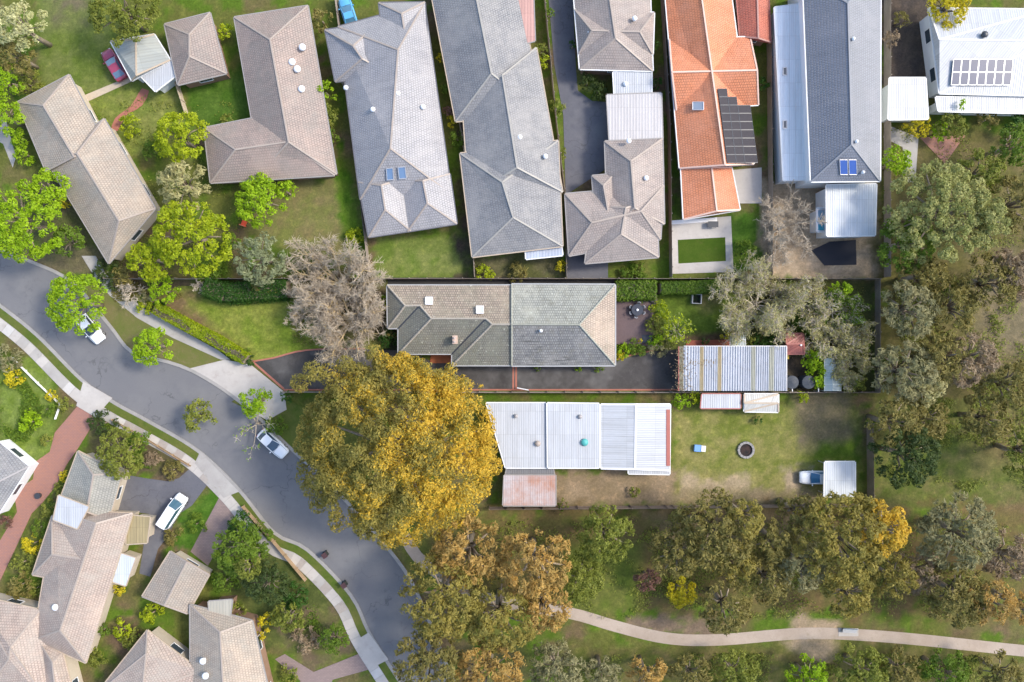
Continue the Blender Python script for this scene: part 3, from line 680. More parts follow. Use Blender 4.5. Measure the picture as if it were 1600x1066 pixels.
drive_top = smooth_poly([(395, 566), (430, 560), (462, 551), (500, 547), (570, 546)])
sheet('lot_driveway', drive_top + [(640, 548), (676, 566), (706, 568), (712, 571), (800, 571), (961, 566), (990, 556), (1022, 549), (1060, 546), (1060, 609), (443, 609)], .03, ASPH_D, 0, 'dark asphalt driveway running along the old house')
strip('brick_edging', drive_top, -2.4, 0, .06, SALMON, 0); strip('brick_edging', smooth_poly([(961, 564), (990, 555), (1022, 548.5)]), -2, 0, .06, SALMON, 0)
sheet('brick_edging', [(441, 608), (1060, 608), (1060, 610.5), (444, 610.5)], .06, SALMON, 0); sheet('brick_edging', [(394, 566), (397, 565), (445, 607), (441, 608)], .06, SALMON, 0)
for x_ in (800.6, 805): sheet('brick_band', [(x_, 571), (x_ + 2.8, 571), (x_ + 2.8, 608), (x_, 608)], .04, SALMON, 0)
sheet('brick_path', [(1072, 532), (1142, 531), (1142, 541), (1072, 541)], .05, REDBRICK, 0, 'red brick strip along the corrugated shed')
sheet('brick_porch', [(674, 548), (707, 548), (707, 567.5), (672, 567.5)], .12, M_rough('orange_porch_tile', (.42, .13, .05), (.36, .11, .045), .5, 3, None, .7, .005), 0, 'orange red porch floor beside the driveway')
sheet('gap_shade_strip', [(606, 434), (961, 434), (961, 447), (606, 447)], .03, M_rough('gap_shade', (.05, .05, .05), (.07, .068, .065), .4, 4), 0)  # dark strip standing in for the shade in the gap above the eave
bpy.data.objects['ground']['label'] = 'earth and rough grass under the whole suburb'

# ------------------------------------------------------------------ houses
def inset_quad(q, d):
    cx = sum(p[0] for p in q) / 4; cy = sum(p[1] for p in q) / 4; out = []
    for i in range(4):
        p = Vector(q[i][:2]); a = (p - Vector(q[i - 1][:2])).normalized(); b_ = (p - Vector(q[(i + 1) % 4][:2])).normalized()
        out.append(tuple(p - (a + b_) * d))
    return out
def inside(p, q):
    s = 0
    for i in range(4):
        a, b_ = q[i], q[(i + 1) % 4]; c_ = (b_[0] - a[0]) * (p[1] - a[1]) - (b_[1] - a[1]) * (p[0] - a[0])
        if c_ == 0: continue
        if s == 0: s = c_ > 0
        elif (c_ > 0) != s: return False
    return True
def window(parent, c, ang, wd=1.5, ht=1.2, glass=None):
    """c on the wall's face, ang = outward direction"""
    o = (math.cos(ang), math.sin(ang)); mb = MB(); t = ang + math.pi / 2
    for s in (-1, 1):
        mb.box((c[0] + o[0] * .03 + math.cos(t) * s * wd / 2, c[1] + o[1] * .03 + math.sin(t) * s * wd / 2, c[2]), (.1, .08, ht + .1), ang)
        mb.box((c[0] + o[0] * .03, c[1] + o[1] * .03, c[2] + s * ht / 2), (.12, wd - .08, .08), ang)
    w_ = obj('window', mb, WHITE, parent)
    obj('pane', MB().box((c[0] + o[0] * .02, c[1] + o[1] * .02, c[2]), (.03, wd - .06, ht - .06), ang), glass or GLASS, w_)
    return w_
def house(name, label, blocks, roof, wall=WALLB, gut=GUT, ridge=None, cat='house', group=None, wins=True):
    """blocks: dicts q (four eave corners in the photo), r (two ridge ends, first one by q[0]-q[1]) or None, ze, zr"""
    c0 = W(sum(p[0] for p in blocks[0]['q']) / 4, sum(p[1] for p in blocks[0]['q']) / 4)
    T = thing(name, label, cat, c0)
    quads = [[W(a, b, bl['ze']) for a, b in bl['q']] for bl in blocks]
    groups = {}
    gt = MB(); rc = MB(); wl = MB()
    for k, bl in enumerate(blocks):
        z = .025 * k; q = [(p[0], p[1], p[2] + z) for p in quads[k]]
        m = bl.get('m', roof); mb = groups.setdefault((bl.get('n', 'roof'), m.name), (MB(), m))[0]
        th = .2
        if bl.get('r'):
            r0, r1 = [W(a, b, bl['zr']) for a, b in bl['r']]; r0 = (r0[0], r0[1], r0[2] + z); r1 = (r1[0], r1[1], r1[2] + z)
            mb.slope([q[0], q[1], r0]); mb.slope([q[1], q[2], r1, r0]); mb.slope([q[2], q[3], r1]); mb.slope([q[3], q[0], r0, r1])
            for a, b_ in ((r0, r1), (q[0], r0), (q[1], r0), (q[2], r1), (q[3], r1)):
                rc.bar((a[0], a[1], a[2] + .01), (b_[0], b_[1], b_[2] + .01), .2, .1)
        else: mb.slope(q)
        for i in range(4):
            a, b_ = q[i], q[(i + 1) % 4]; mb.face([(a[0], a[1], a[2] - th), (b_[0], b_[1], b_[2] - th), b_, a])
            d = Vector((b_[0] - a[0], b_[1] - a[1], 0)).normalized(); cen = Vector((sum(p[0] for p in q) / 4, sum(p[1] for p in q) / 4, 0))
            o = Vector((d.y, -d.x, 0)); mid = Vector(((a[0] + b_[0]) / 2, (a[1] + b_[1]) / 2, 0))
            if o.dot(mid - cen) < 0: o = -o
            o *= .07; gt.bar((a[0] + o.x, a[1] + o.y, a[2] - .05), (b_[0] + o.x, b_[1] + o.y, b_[2] - .05), .13, .13)
        mb.face([(p[0], p[1], p[2] - th) for p in q])
        if bl.get('wall', True):
            iq = inset_quad(q, bl.get('over', .45)); wl.slab(iq, -.05, bl['ze'] - .17 + z - .01)
            if wins:
                cen = Vector((sum(p[0] for p in iq) / 4, sum(p[1] for p in iq) / 4))
                for i in range(4):
                    a, b_ = Vector(iq[i]), Vector(iq[(i + 1) % 4]); L = (b_ - a).length
                    if L < 3: continue
                    o = Vector(((b_ - a).y, -(b_ - a).x)).normalized(); mid = (a + b_) / 2
                    if o.dot(mid - cen) < 0: o = -o
                    if o.dot(-mid) < .25 * mid.length: continue
                    nw = min(3, max(1, int(L / 5)))
                    for j in range(nw):
                        p_ = a + (b_ - a) * ((j + .5) / nw)
                        pr = p_ + o * .6
                        if any(inside((pr.x, pr.y), quads[x]) for x in range(len(blocks)) if x != k): continue
                        for fl in range(max(1, int(bl['ze'] / 2.7))):
                            window(T, (p_.x, p_.y, 1.5 + fl * 2.75), math.atan2(o.y, o.x), min(1.8, L * .4), 1.2, bl.get('glass'))
    roofs = []
    for (nm, mn), (mb, m) in groups.items(): roofs.append(obj(nm, mb, m, T))
    obj('gutter', gt, gut, T)
    if rc.v: obj('ridge_cap', rc, ridge or GUT_C, roofs[0])
    if wl.v: obj('wall', wl, wall, T)
    T['_z'] = 0; del T['_z']
    return T, roofs[0]
def vent(T, u, v, z, r=.28, m=None, name='roof_vent'):
    x, y, _ = W(u, v, z)
    mb = MB(); mb.tube([(x, y, z - .3), (x, y, z + .12)], [r * .7] * 2, 10); mb.tube([(x, y, z + .12), (x, y, z + .25), (x, y, z + .42), (x, y, z + .5)], [r, r * 1.15, r * .85, r * .3], 10)
    return obj(name, mb, m or VENT, T, True)
def skylight(T, pts, z, dz=(0, 0, 0, 0), glass=None, frame=None, name='skylight'):
    q = [W(a, b, z + d) for (a, b), d in zip(pts, dz)]
    mb = MB()
    for i in range(4):
        a, b_ = q[i], q[(i + 1) % 4]; mb.bar((a[0], a[1], a[2] + .06), (b_[0], b_[1], b_[2] + .06), .1, .14)
    mb.face([(p[0], p[1], p[2] + .02) for p in q])
    o = obj(name, mb, frame or ALU, T); obj('pane', MB().face([(p[0], p[1], p[2] + .08) for p in q]), glass or GLASS_S, o)
    return o

T_TAN = M_tile('sandy_grey_tile', (.43, .355, .28), (.36, .30, .24), (.30, .29, .25), amount=.6)
T_BROWN = M_tile('brown_grey_tile', (.36, .28, .24), (.29, .235, .205), (.25, .23, .20), amount=.6)
T_GREY = M_tile('pale_grey_tile', (.34, .335, .345), (.305, .30, .315), (.37, .35, .34), amount=.5, rough=.5)
T_SLATE = M_tile('slate_grey_tile', (.255, .255, .26), (.205, .21, .22), (.31, .30, .285), amount=.75)
T_TAUPE = M_tile('taupe_tile', (.36, .30, .265), (.29, .25, .23), (.36, .32, .285), amount=.6)
T_TERRA = M_tile('terracotta_tile', (.66, .245, .115), (.60, .21, .095), (.65, .29, .175), amount=.5)
T_RED = M_tile('red_tile', (.48, .14, .085), (.42, .12, .075), (.45, .18, .13), amount=.5)
T_NAVY = M_tile('navy_grey_tile', (.175, .19, .225), (.155, .17, .205), (.2, .2, .215), amount=.3, rough=.36, spec=.9)
T_PINK = M_tile('pinkish_tile', (.44, .345, .285), (.36, .29, .245), (.37, .335, .285), amount=.6)
T_OLD = M_tile('old_lichen_tile', (.40, .325, .25), (.27, .215, .165), (.27, .245, .175), joint=(.075, .06, .05), bw=.30, rh=.36, amount=.75, specks=(.6, .58, .5))  # upper and lower slope tones mix lichen with sun and shade put into colour
T_OLDG = M_tile('old_grey_green_tile', (.235, .225, .185), (.19, .185, .155), (.205, .215, .165), joint=(.085, .08, .07), bw=.30, rh=.36, amount=.75, specks=(.55, .54, .45))
T_EXT = M_tile('grey_green_tile', (.34, .345, .295), (.28, .285, .25), (.38, .38, .32), joint=(.12, .12, .11), bw=.30, rh=.38, amount=.6, specks=(.6, .6, .52))  # extension slopes toned apart: lichen, plus sun and shade put into the colour
T_EXTP = M_tile('pinkish_hip_tile', (.41, .325, .255), (.34, .27, .215), (.36, .33, .27), joint=(.15, .12, .09), bw=.3, rh=.38, amount=.5, specks=(.6, .4, .3))
T_EXTD = M_tile('dark_grey_tile', rows=.85, c1=(.27, .27, .26), c2=(.19, .19, .19), lich=(.31, .30, .28), joint=(.07, .07, .075), bw=.3, rh=.38, amount=.6, specks=(.55, .54, .5))
R_WHITE = M_metal('white_sheet_roof', (.47, .49, .515), (.40, .40, .39), .3)
R_WHITE2 = M_metal('bright_white_roof', (.55, .59, .62), (.48, .50, .51), .3, dirty=.2)
R_WHITE3 = M_metal('fresh_white_roof', (.82, .84, .85), (.7, .7, .7), .3, dirty=.1)
R_PALE = M_metal('pale_grey_sheet_roof', (.50, .48, .47), (.42, .39, .37), .4)
R_BLUE = M_metal('blue_grey_sheet_roof', (.42, .47, .56), (.36, .38, .44), .4)
R_RUST = M_metal('rusty_sheet_roof', (.48, .45, .46), (.42, .2, .12), .3, dirty=.95)
R_OLIVE = M_metal('olive_tan_roof', (.36, .29, .15), (.26, .21, .11), .4)
R_SALMON = M_metal('salmon_sheet_roof', (.52, .30, .25), (.44, .27, .23), .4)
R_GREENGREY = M_metal('green_grey_sheet_roof', (.33, .35, .33), (.40, .39, .32), .4)
CAP_O = M_plain('pale_orange_cap', (.70, .48, .38)); CAP_G = M_plain('grey_cap', (.34, .32, .31)); CAP_T = M_plain('tan_cap', (.37, .31, .26)); CAP_N = M_plain('navy_cap', (.24, .25, .27)); CAP_R = M_plain('dull_red_cap', (.40, .22, .18))

def B(q, r=None, ze=2.9, zr=4.8, **k): return dict(q=q, r=r, ze=ze, zr=zr, **k)
# --- top row
house('house', 'long sandy hip roofed house angled beside the street trees', [
    B([(27, 160), (108, 117), (166, 228), (72, 268)], [(68, 165), (116, 245)]),
    B([(162, 186), (242, 325), (170, 412), (64, 252)][0:4], [(136, 236), (186, 345)], zr=5.0) if False else
    B([(72, 250), (163, 186), (243, 326), (170, 412)], [(121, 240), (186, 345)], zr=4.9)], T_TAN, WALLC, ridge=CAP_T)
house('annex', 'small gabled annex with grey and cream roof and white lean-to', [
    B([(173, 65), (241, 54), (266, 94), (206, 126)], [(212, 62), (213, 118)], 2.5, 3.4, m=R_GREENGREY),
    B([(221, 120), (267, 91), (274, 119), (243, 143)], None, 2.4, m=R_WHITE, n='lean_to_roof')], R_GREENGREY, WALLW, GUT_W, cat='annex')
house('house', 'small brown hip roofed house beyond the white lean-to', [B([(257, 38), (328, 20), (354, 115), (278, 133)], [(296, 54), (296, 88)], 2.7, 4.2)], T_BROWN, WALLB, ridge=CAP_T)
T_, rf = house('house', 'L shaped brown tiled house with four white roof vents', [
    B([(366, 27), (481, 9), (526, 272), (408, 270)], [(422, 62), (451, 222)], zr=5.2),
    B([(329, 286), (319, 200), (470, 170), (523, 274)], [(368, 234), (449, 222)], zr=4.9)], T_BROWN, WALLB, ridge=CAP_T)
for a, b_, z_ in ((473, 75, 4.0), (457, 98, 4.2), (465, 109, 4.2), (472, 140, 4.0)): vent(rf, a, b_, z_, .42)
T_, rf = house('house', 'large pale grey house with paired gables and two skylights', [
    B([(528, 42), (663, 5), (706, 305), (563, 312)], [(622, 78), (610, 232)], 3.0, 6.0),
    B([(508, 47), (592, 35), (614, 118), (524, 128)], [(552, 72), (566, 92)], 3.0, 5.0),
    B([(642, 361), (576, 371), (560, 285), (628, 280)], [(602, 328), (596, 290)], 3.0, 4.4),
    B([(714, 350), (637, 362), (628, 282), (703, 272)], [(668, 318), (661, 283)], 3.0, 4.4),
    B([(592, 5), (664, 4), (668, 70), (600, 72)], [(628, 22), (634, 60)], 3.0, 4.4)], T_GREY, WALLC, GUT_D, ridge=CAP_T)
skylight(rf, [(604, 264), (614, 263), (615, 281), (605, 282)], 4.22, (.68, .72, 0, 0)); skylight(rf, [(622, 262), (633, 261), (635, 279), (624, 280)], 4.25, (.72, .72, 0, 0))
for a, b_, z_ in ((622, 147, 5.5), (583, 172, 5.0), (661, 168, 4.6), (541, 138, 3.8)): vent(rf, a, b_, z_, .3)
T_, rf = house('house', 'dark slate tiled house with stepped hips and pale ridges', [
    B([(668, -40), (800, -60), (850, 178), (712, 190)], [(745, 0), (768, 115)], 3.0, 5.6),
    B([(722, 152), (838, 75), (879, 300), (733, 310)], [(785, 118), (808, 262)], 3.0, 5.5),
    B([(719, 240), (872, 220), (879, 385), (738, 402)], [(785, 285), (802, 340)], 3.0, 5.2)], T_SLATE, WALLC, GUT_C, ridge=M_plain('pale_ridge_cap', (.36, .34, .30)))
vent(rf, 812, 215, 4.8, .3); vent(rf, 852, 245, 4.0, .3)
house('lean_to', 'small blue grey sheet roof against the slate tiled house', [B([(820, 362), (874, 357), (879, 399), (822, 405)], None, 2.6)], R_BLUE, WALLC, GUT_W, cat='lean-to', wins=False)
house('awning', 'salmon sheet awning behind the slate tiled house', [B([(775, -40), (832, -40), (836, 64), (800, 73)], None, 3.1)], R_SALMON, WALLC, cat='awning', wins=False)
T_, rf = house('house', 'taupe tiled house with a white conservatory at its end', [
    B([(893, -50), (1014, -60), (1020, 111), (906, 108)], [(950, -20), (962, 60)], 2.9, 4.9),
    B([(1022, 20), (1020, 85), (904, 85), (898, 15)], [(1000, 50), (925, 48)], 2.9, 4.5),
    B([(958, 113), (1018, 112), (1018, 149), (960, 149)], None, 2.7, m=R_WHITE, n='conservatory_roof')], T_TAUPE, WALLB, GUT_W, ridge=CAP_T)
for a, b_, z_ in ((921, 52, 3.7), (991, 30, 4.2), (977, 132, 2.7)): vent(rf, a, b_, z_, .3)
T_, rf = house('house', 'taupe tiled house with many small gables and pale garage', [
    B([(883, 303), (945, 300), (1036, 290), (1032, 372)], None, 2.9, wall=False) if False else
    B([(889, 400), (883, 303), (1037, 290), (1032, 374)], [(925, 348), (1002, 330)], 2.9, 4.7),
    B([(945, 221), (1035, 217), (1038, 350), (950, 355)], [(986, 252), (992, 325)], 2.9, 4.7),
    B([(1029, 402), (914, 412), (925, 322), (1025, 312)], [(971, 366), (978, 325)], 2.9, 4.6),
    B([(925, 275), (960, 272), (965, 340), (930, 345)], [(943, 290), (950, 330)], 2.9, 4.0),
    B([(948, 149), (1033, 146), (1035, 217), (952, 219)], None, 2.8, m=R_PALE, n='garage_roof')], T_TAUPE, WALLB, GUT, ridge=CAP_T)
for a, b_ in ((949, 346), (982, 221), (1009, 279)): vent(rf, a, b_, 4.0, .3)
T_, rf = house('house', 'orange terracotta house with crossed gables and dark solar panels', [
    B([(1036, -50), (1136, -55), (1178, 256), (1062, 263)], [(1090, -50), (1133, 258)], 2.9, 5.3),
    B([(1172, 58), (1185, 164), (1057, 173), (1046, 62)], [(1183, 110), (1050, 113)], 2.9, 5.2),
    B([(1064, 264), (1143, 262), (1156, 328), (1068, 343)], [(1112, 262), (1120, 330)], 2.7, 4.0)], T_TERRA, WALLC, GUT_W, ridge=CAP_O)
skylight(rf, [(1082, 160), (1099, 160), (1099, 172), (1082, 172)], 4.15, (0, .35, .35, 0), M_glass('roof_window_glass', (.28, .33, .40)))
def panel(T, pts, zs, m, frame=ALU):
    q = [W(a, b, z) for (a, b), z in zip(pts, zs)]; mb = MB()
    mb.face([(p[0], p[1], p[2]) for p in q])
    for i in range(4):
        a, b_ = q[i], q[(i + 1) % 4]; mb.face([(a[0], a[1], a[2] - .05), (b_[0], b_[1], b_[2] - .05), b_, a])
    o = obj('solar_panel', mb, m, T); fr = MB()
    for i in range(4): fr.bar(q[i], q[(i + 1) % 4], .06, .06)
    obj('panel_frame', fr, frame, o); return o
for j in range(10):                       # right-hand slope: ridge x runs 1121..1133, eave x 1172..1178
    v0 = 126 + j * 12.9; v1 = v0 + 12.2
    for i in range(3):
        def pu(v, f):
            ru = 1108 + (v - 60) * .128; eu = 1153 + (v - 60) * .13; return ru + 4 + (eu - ru - 4) * f + 6 * (f > .9)
        f0, f1 = i / 3, (i + 1) / 3 - .015
        if v0 < 120 + (i + 1) * 14: continue
        zz = lambda f: 5.38 - (5.3 - 3.5) * (.08 + .85 * f)
        panel(rf, [(pu(v0, f0), v0), (pu(v0, f1), v0), (pu(v1, f1), v1), (pu(v1, f0), v1)], [zz(f0), zz(f1), zz(f1), zz(f0)], SOLAR_K, DARKM)
house('outbuilding', 'small red tiled gable building next to the orange house', [B([(1147, -60), (1199, -60), (1204, 66), (1156, 57)], [(1182, -55), (1185, 60)], 2.6, 3.6)], T_RED, WALLB, GUT_R, ridge=CAP_R, cat='outbuilding')
T_, rf = house('house', 'tall white house with navy hip roof and white extension', [
    B([(1254, -40), (1376, -45), (1375, 283), (1267, 284)], [(1325, 42) if False else (1325, 5), (1331, 226)], 6.0, 8.3),
    B([(1210, 12), (1262, 5), (1268, 280), (1224, 282)], None, 3.3, m=R_WHITE3, n='side_roof', over=.2),
    B([(1291, 290), (1369, 288), (1367, 368), (1292, 369)], None, 3.8, m=R_WHITE2, n='extension_roof', over=.25, glass=GLASS_T),
    B([(1276, 326), (1296, 326), (1296, 362), (1276, 362)], None, 2.6, m=R_WHITE2, n='porch_roof', over=.2, glass=GLASS_T)], T_NAVY, WALLW, GUT_W, ridge=CAP_N)
for i in range(2): panel(rf, [(1312 + i * 14, 250), (1324 + i * 14, 250), (1325 + i * 14, 273), (1313 + i * 14, 273)], [7.55, 7.55, 6.55, 6.55], GLASS_B)
for a, b_, z_ in ((1332, 62, 8.0), (1337, 222, 8.0), (1347, 270, 6.6)): vent(rf, a, b_, z_, .2)
x0, y0, _ = W(1300, 368, 2)
skylight(rf, [(1276, 328), (1288, 328), (1288, 345), (1276, 345)], 2.66, glass=M_glass('grey_blue_glass', (.25, .36, .45))); skylight(rf, [(1276, 350), (1288, 350), (1288, 361), (1276, 361)], 2.66, glass=GLASS_T)
for a, b_ in ((1226, 112), (1226, 195)): skylight(rf, [(a - 3, b_ - 6), (a + 3, b_ - 6), (a + 3, b_ + 6), (a - 3, b_ + 6)], 3.34, glass=GLASS)
T_, rf = house('house', 'white sheet roofed house with rows of solar panels', [
    B([(1451, 13), (1640, 15), (1640, 150), (1468, 146)], [(1468, 62), (1640, 64)], 3.0, 4.2),
    B([(1390, 122), (1446, 122), (1450, 186), (1388, 187)], None, 2.7, n='side_roof'),
    B([(1462, 152), (1640, 152), (1640, 178), (1466, 174)], None, 2.6, n='verandah_roof')], R_WHITE, WALLW, GUT_W, ridge=WHITE)
for j in range(2):
    for i in range(7):
        def pp(f, g): return (1490 + 94 * f - 4 * g, 93 + 41 * g)
        def zz(g): return 4.02 - .58 * g
        f0, f1, g0, g1 = i / 7, (i + 1) / 7 - .012, j * .5, j * .5 + .475
        panel(rf, [pp(f0, g0), pp(f1, g0), pp(f1, g1), pp(f0, g1)], [zz(g0), zz(g0), zz(g1), zz(g1)], SOLAR)
vent(rf, 1537, 55, 4.2, .4, DARKM)
# --- south neighbour
T_, rf = house('house', 'long low white sheet roofed house beside the golden tree', [
    B([(760, 630), (853, 630), (855, 731), (790, 731)], None, 3.0),
    B([(855, 630), (936, 631), (936, 731), (856, 731)], None, 3.25),
    B([(939, 632), (1047, 632), (1046, 735), (939, 732)], [(993, 632), (992, 733)], 3.0, 3.5),
    B([(982, 728), (1046, 728), (1046, 741), (982, 740)], None, 2.7)], R_WHITE, WALLC, GUT_W, ridge=WHITE)
vent(rf, 913, 691, 3.2, .45, M_plain('teal_paint', (.08, .38, .36))); vent(rf, 806, 650, 3.0, .25, CAP_G); vent(rf, 906, 651, 3.2, .25, CAP_G); vent(rf, 840, 693, 3.0, .35, CAP_T)
obj('downpipe', MB().bar(W(1044, 640, 3.1), W(1044, 728, 3.1), .5, .12), GUT_R, T_)
house('shed', 'rusty and silver sheet roofed shed with dark verandah strip', [B([(788, 743), (868, 743), (868, 790), (786, 790)], None, 2.5), B([(792, 732), (864, 732), (866, 742), (790, 742)], None, 2.3, m=M_metal('charcoal_sheet', (.18, .185, .19), (.2, .18, .17), .3), n='verandah_roof')], R_RUST, WALLG, GUT, cat='shed', wins=False)
house('shed', 'small white shed on the fence beside the lawn', [B([(1097, 616), (1157, 616), (1157, 638), (1095, 638)], None, 2.3)], R_WHITE, WALLW, GUT_R, cat='shed', wins=False)
house('shed', 'pale cream sheet shed beside the small white shed', [B([(1163, 616), (1216, 616), (1216, 644), (1163, 643)], [(1163, 630), (1216, 630)], 2.3, 2.7)], M_metal('cream_sheet', (.56, .56, .52), (.45, .43, .38), .3), WALLC, GUT_W, cat='shed', wins=False)
house('carport', 'square white carport roof near the corner fence', [B([(1289, 722), (1336, 722), (1336, 775), (1288, 776)], None, 2.5, wall=False)], R_WHITE2, None, GUT_W, cat='carport')
cpt = [o for o in COL.objects if o.get('category') == 'carport'][-1]
for a, b_ in ((1291, 725), (1334, 725), (1334, 772), (1291, 773)):
    x, y, _ = W(a, b_, 2.4); obj('post', MB().box((x, y, 1.1), (.1, .1, 2.2)), ALU, cpt)
# --- lower left
T_, rf = house('house', 'big sandy roofed house beside the blue grey driveway', [
    B([(86, 798), (207, 802), (134, 1036), (52, 1000)], [(150, 818), (94, 985)], 2.9, 5.0),
    B([(122, 705), (191, 740), (170, 812), (96, 775)], [(146, 742), (136, 800)], 2.8, 4.0, m=M_tile('grey_green_weathered_tile', (.33, .325, .285), (.29, .285, .255), (.36, .34, .28), amount=.5)),
    B([(51, 898), (82, 806), (155, 820), (128, 912)], [(82, 866), (124, 872)], 2.9, 4.7),
    B([(92, 774), (139, 792), (121, 826), (84, 812)], None, 4.3, m=R_WHITE, n='white_roof', wall=False),
    B([(201, 805), (235, 808), (230, 848), (198, 850)], None, 2.6, m=R_OLIVE, n='porch_roof'),
    B([(182, 862), (212, 872), (197, 915), (172, 907)], None, 2.6, m=R_WHITE2, n='lean_to_roof')], T_PINK, WALLC, GUT_C, ridge=CAP_T)
vent(rf, 88, 948, 4.2, .4)
house('house', 'sandy hip roof at the corner below the brick driveway', [B([(-60, 1130), (-40, 930), (63, 953), (98, 1130)], [(14, 1030), (16, 1012)], 2.9, 5.0), B([(60, 1000), (98, 1020), (130, 1140), (60, 1140)], [(82, 1035), (90, 1110)], 2.8, 4.2)], T_PINK, WALLC, GUT_C, ridge=CAP_T)
house('garage', 'small gable roofed garage between two paved driveways', [B([(266, 862), (327, 898), (293, 959), (222, 932)], [(292, 878), (257, 946)], 2.5, 3.6)], T_TAN, WALLC, GUT_C, ridge=CAP_T, cat='garage')
T_, rf = house('house', 'grey and beige hip roofed house below the garage', [
    B([(297, 945), (394, 970), (432, 1130), (298, 1130)], [(344, 988), (350, 1100)], 2.9, 4.8),
    B([(326, 940), (363, 937), (358, 976), (328, 976)], None, 3.0, m=M_metal('stone_sheet', (.42, .40, .33), (.36, .33, .27), .4), n='porch_roof')], T_TAN, WALLB, GUT, ridge=CAP_T)
vent(rf, 318, 1032, 4.0, .4); vent(rf, 322, 1055, 4.1, .4)
house('house', 'beige gabled roof between the corner hip and grey house', [B([(150, 1085), (230, 985), (312, 1048), (285, 1140)], [(228, 1022), (222, 1085)], 2.9, 4.6)], T_PINK, WALLC, GUT_C, ridge=CAP_T)
house('house', 'grey roof with broad white gutters beside the brick driveway', [B([(-70, 740), (-10, 684), (45, 729), (-10, 815)], [(-20, 735), (-20, 762)], 2.9, 4.6)], T_SLATE, WALLW, GUT_W, ridge=CAP_G)
# --- the old house of the lot
T_ = thing('house', 'old lichened tile house with chimney along the dark driveway', 'house', W(760, 508))
e, z1, z2, z3 = 2.9, 4.3, 5.1, 5.45
pt = {k: W(*q) for k, q in dict(a=(605, 446, e), b=(800, 446, e), c=(800, 571, e), d=(706.5, 571, e), f=(706.5, 553, e), g=(622.5, 553, e), h=(622.5, 513, e), i=(606, 513, e),
     r1=(633, 478, z1), r2=(656, 477.5, z1), r3=(674, 498, z2), r4=(759, 498, z2), r5=(769, 507, z3), r6=(800, 507, z3)).items()}
top = MB(); low = MB()
top.slope([pt[k] for k in ('a', 'b', 'r6', 'r5', 'r4', 'r3', 'r2', 'r1')])
for f in (('i', 'a', 'r1'), ('i', 'h', 'r2', 'r1'), ('h', 'g', 'r3', 'r2'), ('g', 'f', 'r4', 'r3'), ('f', 'd', 'r5', 'r4'), ('d', 'c', 'r6', 'r5')): low.slope([pt[k] for k in f])
out = ['a', 'b', 'c', 'd', 'f', 'g', 'h', 'i']
for k in range(8):
    a, b_ = pt[out[k]], pt[out[(k + 1) % 8]]; low.face([(a[0], a[1], a[2] - .2), (b_[0], b_[1], b_[2] - .2), b_, a])
low.face([(pt[k][0], pt[k][1], e - .2) for k in out])
rf1 = obj('roof', top, T_OLD, T_); rf1['label'] = 'pinkish brown speckled roof slope'
rf2 = obj('roof', low, T_OLDG, T_); rf2['label'] = 'grey green lichened roof slopes'
caps = MB()
for a, b_ in (('a', 'r1'), ('i', 'r1'), ('r1', 'r2'), ('r2', 'r3'), ('g', 'r3'), ('r3', 'r4'), ('d', 'r5'), ('r4', 'r5'), ('r5', 'r6')):
    p, q = Vector(pt[a]), Vector(pt[b_]); L = (q - p).length; k = max(1, int(L / .42))
    for j in range(k): caps.tube([p + (q - p) * (j / k) + Vector((0, 0, .01)), p + (q - p) * ((j + 1) / k) + Vector((0, 0, .035))], [.13, .15], 6)
obj('ridge_cap', caps, M_plain('weathered_ridge', (.40, .36, .30), .9, var=.3, fine=3), rf1)
for a, b_ in (('h', 'r2'), ('f', 'r4')): obj('valley', MB().bar(Vector(pt[a]) + Vector((0, 0, .03)), Vector(pt[b_]) + Vector((0, 0, .03)), .2, .03), DARKM, rf2)
e4, z4 = 3.02, 5.62
q = [W(799.5, 444.5, e4), W(961, 445, e4), W(961, 571, e4), W(799.5, 571.5, e4)]; ra, rb = W(799.5, 507, z4), W(905, 507.5, z4)
x1 = MB().slope([q[0], q[1], rb, ra]); x2 = MB().slope([q[1], q[2], rb]); x3 = MB().slope([q[2], q[3], ra, rb])
x3.face([q[3], q[0], ra])
for k in range(4):
    a, b_ = q[k], q[(k + 1) % 4]; x1.face([(a[0], a[1], a[2] - .22), (b_[0], b_[1], b_[2] - .22), b_, a])
x1.face([(p[0], p[1], p[2] - .22) for p in q])
rf3 = obj('roof', x1, T_EXT, T_); rf3['label'] = 'pale grey green roof slope'
o = obj('roof', x2, T_EXTP, T_); o['label'] = 'pinkish hip slope above the deck'
o = obj('roof', x3, T_EXTD, T_); o['label'] = 'dark jointed grey slope above the driveway'
caps = MB()
for p, q2 in ((ra, rb), (q[1], rb), (q[2], rb), (q[0], ra), (q[3], ra)):
    p, q2 = Vector(p), Vector(q2); k = max(1, int((q2 - p).length / .42))
    for j in range(k): caps.tube([p + (q2 - p) * (j / k) + Vector((0, 0, .01)), p + (q2 - p) * ((j + 1) / k) + Vector((0, 0, .035))], [.12, .14], 6)
obj('ridge_cap', caps, M_plain('grey_green_ridge', (.36, .36, .30), .9, var=.3, fine=3), rf3)
gt = MB()
for a, b_ in zip(out, out[1:] + out[:1]):
    if (a, b_) != ('b', 'c'):
        p, p2 = Vector(pt[a]), Vector(pt[b_]); d = (p2 - p).normalized(); o = Vector((d.y, -d.x, 0)) * -.07
        gt.bar(p + o + Vector((0, 0, -.04)), p2 + o + Vector((0, 0, -.04)), .13, .12)
for k in range(3):
    p, p2 = Vector(q[k]), Vector(q[k + 1]); d = (p2 - p).normalized(); o = Vector((d.y, -d.x, 0)) * -.08
    gt.bar(p + o + Vector((0, 0, -.04)), p2 + o + Vector((0, 0, -.04)), .14, .13)
obj('gutter', gt, M_plain('silver_gutter', (.45, .45, .44), .4, .3), T_)
